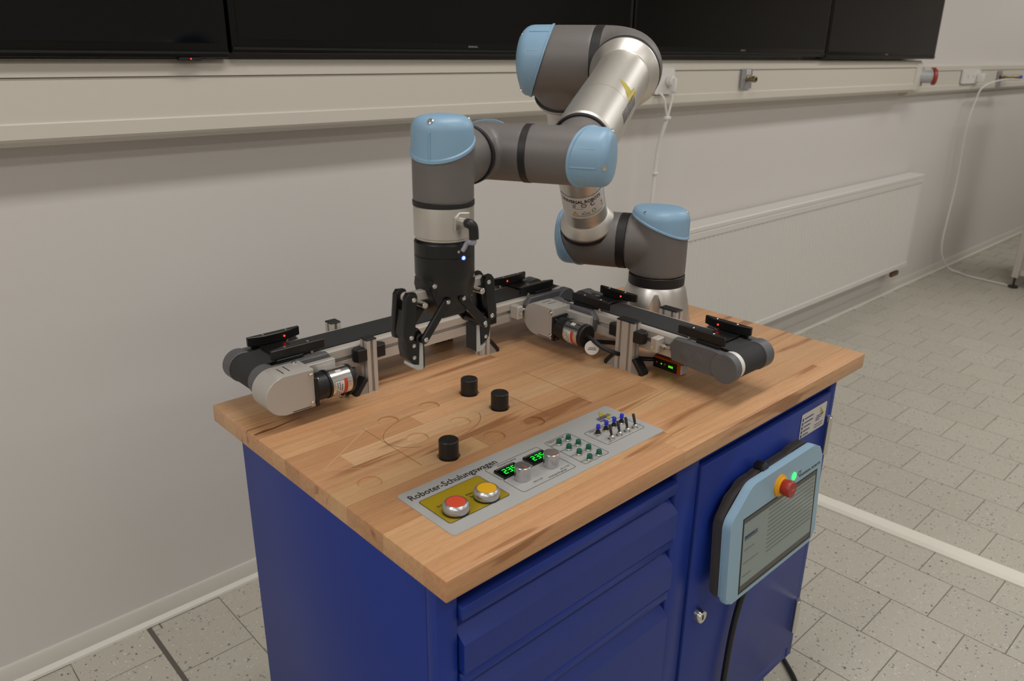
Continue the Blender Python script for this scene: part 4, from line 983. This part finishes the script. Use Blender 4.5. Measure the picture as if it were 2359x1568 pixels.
# ------------------------------------------------------------------ light barriers over the belts
def gate(LM, uc, lab, flip):
    o_ = LM @ V3(uc, .0445, .0875)
    t = thing('light_barrier', lab, 'sensor', tuple(o_), 'light barriers over the conveyor belts')
    G = LM @ Matrix.Translation((uc, .0445, 0)) @ (Matrix.Rotation(PI, 4, 'Z') if flip else I4)
    for sd in (-1, 1):
        P = [(-.0465, sd*.0440), (.0465, sd*.0440), (.0465, sd*.0395), (.0225, sd*.0310), (-.0225, sd*.0310), (-.0465, sd*.0395)]
        br_ = MB(G).prism(P, .0940, .1095, I4, .0008).obj('guide_bar', M_blackm, t)
        for uu_ in (-.0205, .0205):
            MB(G @ Matrix.Translation((uu_, sd*.0370, 0))).lathe([(0, .1090), (.0024, .1090), (.0024, .1101), (.0015, .1108), (0, .1109)], seg=12).obj('screw', M_steel, br_)
        MB(G).cyl(.0028, .0866, .0945, Matrix.Translation((.0235, sd*.0425, 0)), 12).obj('pin', M_steel, t)
        MB(G).box((-.040, sd*.0440-.0035, .0866), (.006, sd*.0440+.0035, .0945), .0006).obj('spacer', M_blackm, t)
        if (sd > 0) != flip:
            MB(G).sphere((.0145, sd*.0310, .1015), .0017, 10).obj('red_light', M_led_r, br_)
    MB(G).prism([(-.030, -.047), (.006, -.047), (.012, -.036), (.012, .036), (.006, .047), (-.030, .047)], .0905, .0935, I4, .0004).obj('cross_plate', M_blackm, t)
gate(C1, .060, 'black light barrier over the long belt at its motor end', False)
gate(C1, .600, 'black light barrier with a yellow cable, over the far end of the long belt', True)
gate(C2, .088, 'black light barrier over the short belt beside its motor cover', False)
gate(C2, .341, 'black light barrier over the free end of the short belt, near the worktop edge', True)
for p_ in ():
    pass
t = tag(MB().tube([tuple(C1 @ V3(.600-.0465, .0900, .100)), tuple(C1 @ V3(.600-.056, .092, .097)), tuple(C1 @ V3(.600-.075, .096, .075)), tuple(C1 @ V3(.600-.09, .104, .03)), tuple(C1 @ V3(.600-.10, .106, .0022))], .0018, 8, 4).obj('sensor_cable', M_ybl), 'thin yellow sensor cable dropping behind the long conveyor', 'cable')
# ------------------------------------------------------------------ amplifier under the short conveyor
t = thing('sensor_amplifier', 'small black and orange amplifier with green digits lying under the short conveyor', 'amplifier', (.70, .205, HT))
MB().box((.6905, .178, HT), (.712, .240, HT+.0225), .001).obj('amplifier_body', M_orange, t)
b = MB().box((.6893, .186, HT+.001), (.6905, .239, HT+.0190), .0003).obj('front_cover', M_black, t)
for (yy, m_, hw) in ((.231, M_orange, .0018), (.2205, M_led_go, .0012), (.2125, M_orange, .0018)):
    MB().box((.6888, yy-hw, HT+.010), (.6893, yy+hw, HT+.010+2*hw)).obj('indicator', m_, b, smooth=False)
b2 = MB()
for k in range(3): b2.box((.6888, .1945+k*.0035, HT+.0085), (.6893, .1970+k*.0035, HT+.0125))
b2.obj('green_digits', M_led_go, b, smooth=False)
MB().box((.6895, .1745, HT+.002), (.7075, .1782, HT+.020), .0006).obj('white_end', M_paper, t)
tag(MB().tube([(.70, .2395, HT+.012), (.693, .252, HT+.010), (.675, .266, HT+.014), (.665, .27, HT+.030), (.668, .30, HT+.033), (.672, .36, HT+.02), (.70, .40, HT+.0045), (.73, .46, HT+.0045)], .0042, 10, 5).obj('amplifier_cable', M_black), 'black cable running from the orange amplifier under the short conveyor', 'cable')
# ================================================================== TEACH PENDANT
pz0, pz1 = .5555, .767; py0, py1 = -.0315, -.0195
Yp = Vector((0, py1-py0, pz1-pz0)).normalized()
Fp = frame((.578, py0+.0, pz0), Vector((1, 0, 0)).cross(Yp), (1, 0, 0))     # x right, y up the face, z out to the room
t = thing('teach_pendant', 'light blue robot teach pendant with red stop button hung on the cabinet door', 'pendant', (.735, Yf-.004, pz0))
Wp, Hp = .3145, .213
def corner(cx, cy, r_, a0_, a1_, n=6): return [(cx+r_*math.cos(a0_+(a1_-a0_)*k/n), cy+r_*math.sin(a0_+(a1_-a0_)*k/n)) for k in range(n+1)]
def roundpoly(vr, n=6):
    """closed outline with every corner replaced by a tangent arc; vr = (x, y, radius) counter-clockwise"""
    P = []; m_ = len(vr)
    for i in range(m_):
        p = Vector(vr[i][:2]); q = (Vector(vr[i-1][:2])-p).normalized(); w_ = (Vector(vr[(i+1) % m_][:2])-p).normalized(); r_ = vr[i][2]
        half = q.angle(w_)/2; c = p+(q+w_).normalized()*(r_/math.sin(half)); t0 = p+q*(r_/math.tan(half)); t1 = p+w_*(r_/math.tan(half))
        v0, v1 = t0-c, t1-c; tot = v0.angle(v1); cr = 1 if v0.x*v1.y-v0.y*v1.x > 0 else -1
        for k in range(n+1):
            a_ = cr*tot*k/n; P.append((c.x+v0.x*math.cos(a_)-v0.y*math.sin(a_), c.y+v0.x*math.sin(a_)+v0.y*math.cos(a_)))
    return P
out = roundpoly([(0, 0, .018), (Wp, 0, .018), (Wp, Hp-.016, .022), (Wp-.034, Hp, .030), (.064, Hp, .040), (0, Hp-.050, .030)])
fr = MB(Fp).prism(out, -.016, 0, I4, .0055, 4).obj('front_frame', mat('pendant_blue', '#90b0c4', .42), t)
ins = lambda d, dx=0: [((x-Wp/2)*(1-2*d/Wp)+Wp/2+dx, (y-Hp/2)*(1-2*d/Hp)+Hp/2) for x, y in out]
# housing behind, with a hand-hold wave along the top
bk = MB(Fp); bk.prism(ins(.003), -.036, -.016, I4, .006, 2)
bk.prism(roundpoly([(.004, .004, .016), (Wp-.004, .004, .016), (Wp-.004, Hp-.016, .016), (Wp-.040, Hp+.002, .016), (Wp-.085, Hp+.003, .02), (Wp-.110, Hp-.007, .02), (Wp/2+.004, Hp-.008, .02), (Wp/2-.020, Hp+.002, .02), (.105, Hp+.001, .02), (.085, Hp-.010, .012), (.060, Hp-.008, .012), (.030, Hp-.018, .016), (.004, Hp-.050, .016)]), -.034, -.018, I4, .004, 2)
bk.obj('rear_housing', M_pback, t)
MB(Fp).cyl(.012, -.034, -.014, Matrix.Translation((.128, Hp+.001, 0)), 20, .003).obj('enabling_button', M_black, t)
MB().box((.66, Yf-.0045, .60), (.80, Yf-.0415+.028, .72), .003).obj('hanging_bracket', M_pback, t)
sx0_, sx1_, sy0_, sy1_ = .0385, .298, .0085, .158
MB(Fp).box((sx0_, sy0_, -.002), (sx1_, sy1_, .0004), .0002).obj('screen_border', M_bezel, t)
scm = mat('pendant_screen', '#5d645f', .12, emit='#79847e', estr=.30, spec=.5)
s = MB(Fp).box((sx0_+.004, sy0_+.006, .0002), (sx1_-.006, sy1_-.003, .0007)).obj('touch_screen', scm, t, smooth=False)
Fs = Fp @ Matrix.Translation((0, 0, .0010))
b = MB(); flat(b, [(sx0_+.004, sy1_-.010), (sx1_-.006, sy1_-.010), (sx1_-.006, sy1_-.003), (sx0_+.004, sy1_-.003)], Fs); flat(b, [(sx0_+.004, sy0_+.006), (sx1_-.006, sy0_+.006), (sx1_-.006, sy0_+.016), (sx0_+.004, sy0_+.016)], Fs)
b.obj('menu_bar', mat('screen_dark', '#3c3b39', .2), s, smooth=False)
b = MB()
for k in range(11):
    y_ = sy1_-.018-k*.0085; flat(b, [(sx0_+.085, y_), (sx1_-.010, y_), (sx1_-.010, y_+.0028), (sx0_+.085, y_+.0028)], Fs)
for k, wd in enumerate((.030, .034, .05, .03)):
    y_ = sy1_-.028-k*.026-.012; flat(b, [(sx0_+.008, y_), (sx0_+.008+wd, y_), (sx0_+.008+wd, y_+.0022), (sx0_+.008, y_+.0022)], Fs)
b.obj('screen_rows', mat('screen_mid', '#6a706b', .2), s, smooth=False)
b = MB(); flat(b, [(sx0_+.008, sy1_-.045), (sx0_+.050, sy1_-.045), (sx0_+.050, sy1_-.036), (sx0_+.008, sy1_-.036)], Fs); b.obj('screen_button', mat('screen_blue', '#3c5569', .2), s, smooth=False)
ex, ey = .1555, .1775
MB(Fp @ Matrix.Translation((ex, ey, 0))).lathe([(0, 0), (.0205, 0), (.0205, .0025), (.0180, .0035), (.0150, .0070), (0, .0070)], seg=36).obj('stop_collar', M_eyel, t)
es_ = MB(Fp @ Matrix.Translation((ex, ey, 0))).lathe([(0, .006), (.0125, .006), (.0135, .009), (.0150, .013), (.0152, .022), (.0138, .0245), (0, .0250)], seg=36).obj('emergency_stop', M_estop, t)
MB(Fp @ Matrix.Translation((ex, ey, 0))).box((-.005, -.0006, .0249), (.005, .0006, .0254)).obj('stop_mark', mat('stop_mark', '#c07a6a', .5), es_, smooth=False)
MB(Fp @ Matrix.Translation((.2055, .1765, 0))).lathe([(0, 0), (.0078, 0), (.0078, .0010), (.0070, .0016), (0, .0016)], seg=24).obj('power_button', M_led_g, t)
b = MB(); text(b, 'UNIVERSAL ROBOTS', .080, Fp @ Matrix.Translation((.2270, .1655, .0004)), height=.0052, bold=.03)
for (a_, r_) in ((0, .004), ):
    line_loop(b, corner(.2260, .1745, .0040, .2, 5.0, 8), .0013, Fp @ Matrix.Translation((0, 0, .0004)), closed=False); line_loop(b, [(.2290, .1710), (.2290, .1785), (.2325, .1785)], .0013, Fp @ Matrix.Translation((0, 0, .0004)), closed=False)
b.obj('lettering', M_pback, t, smooth=False)
# pendant cable
c0_ = Fp @ V3(.145, .004, -.026)
b = MB(); b.cyl(.009, -.03, .006, frame(c0_, (0, .12, 1)), 16, .002); cg = b.obj('cable_gland', M_black, t)
pc = MB(); pc.tube([tuple(c0_+V3(0, .002, -.02)), (.716, Yf-.020, .49), (.700, Yf-.018, .42), (.6905, Yf-.019, .34), (.690, Yf-.019, .26), (.705, Yf-.019, .18), (.74, Yf-.012, .10), (.82, .03, .03), (.93, .06, .0065), (1.05, .10, .0065)], .0062, 10, 6)
tag(pc.obj('pendant_cable', M_black), 'thick black cable hanging down the blue door from the teach pendant', 'cable')
tag(MB().tube([(1.10, .20, .13), (1.125, .17, .10), (1.16, .125, .03), (1.155, .10, .0065), (1.12, .055, .0065), (1.09, .02, .0065), (1.05, -.05, .0065)], .0062, 10, 6).obj('mains_cable', M_black), 'black cable coming out under the blue cabinet onto the floor tiles', 'cable')
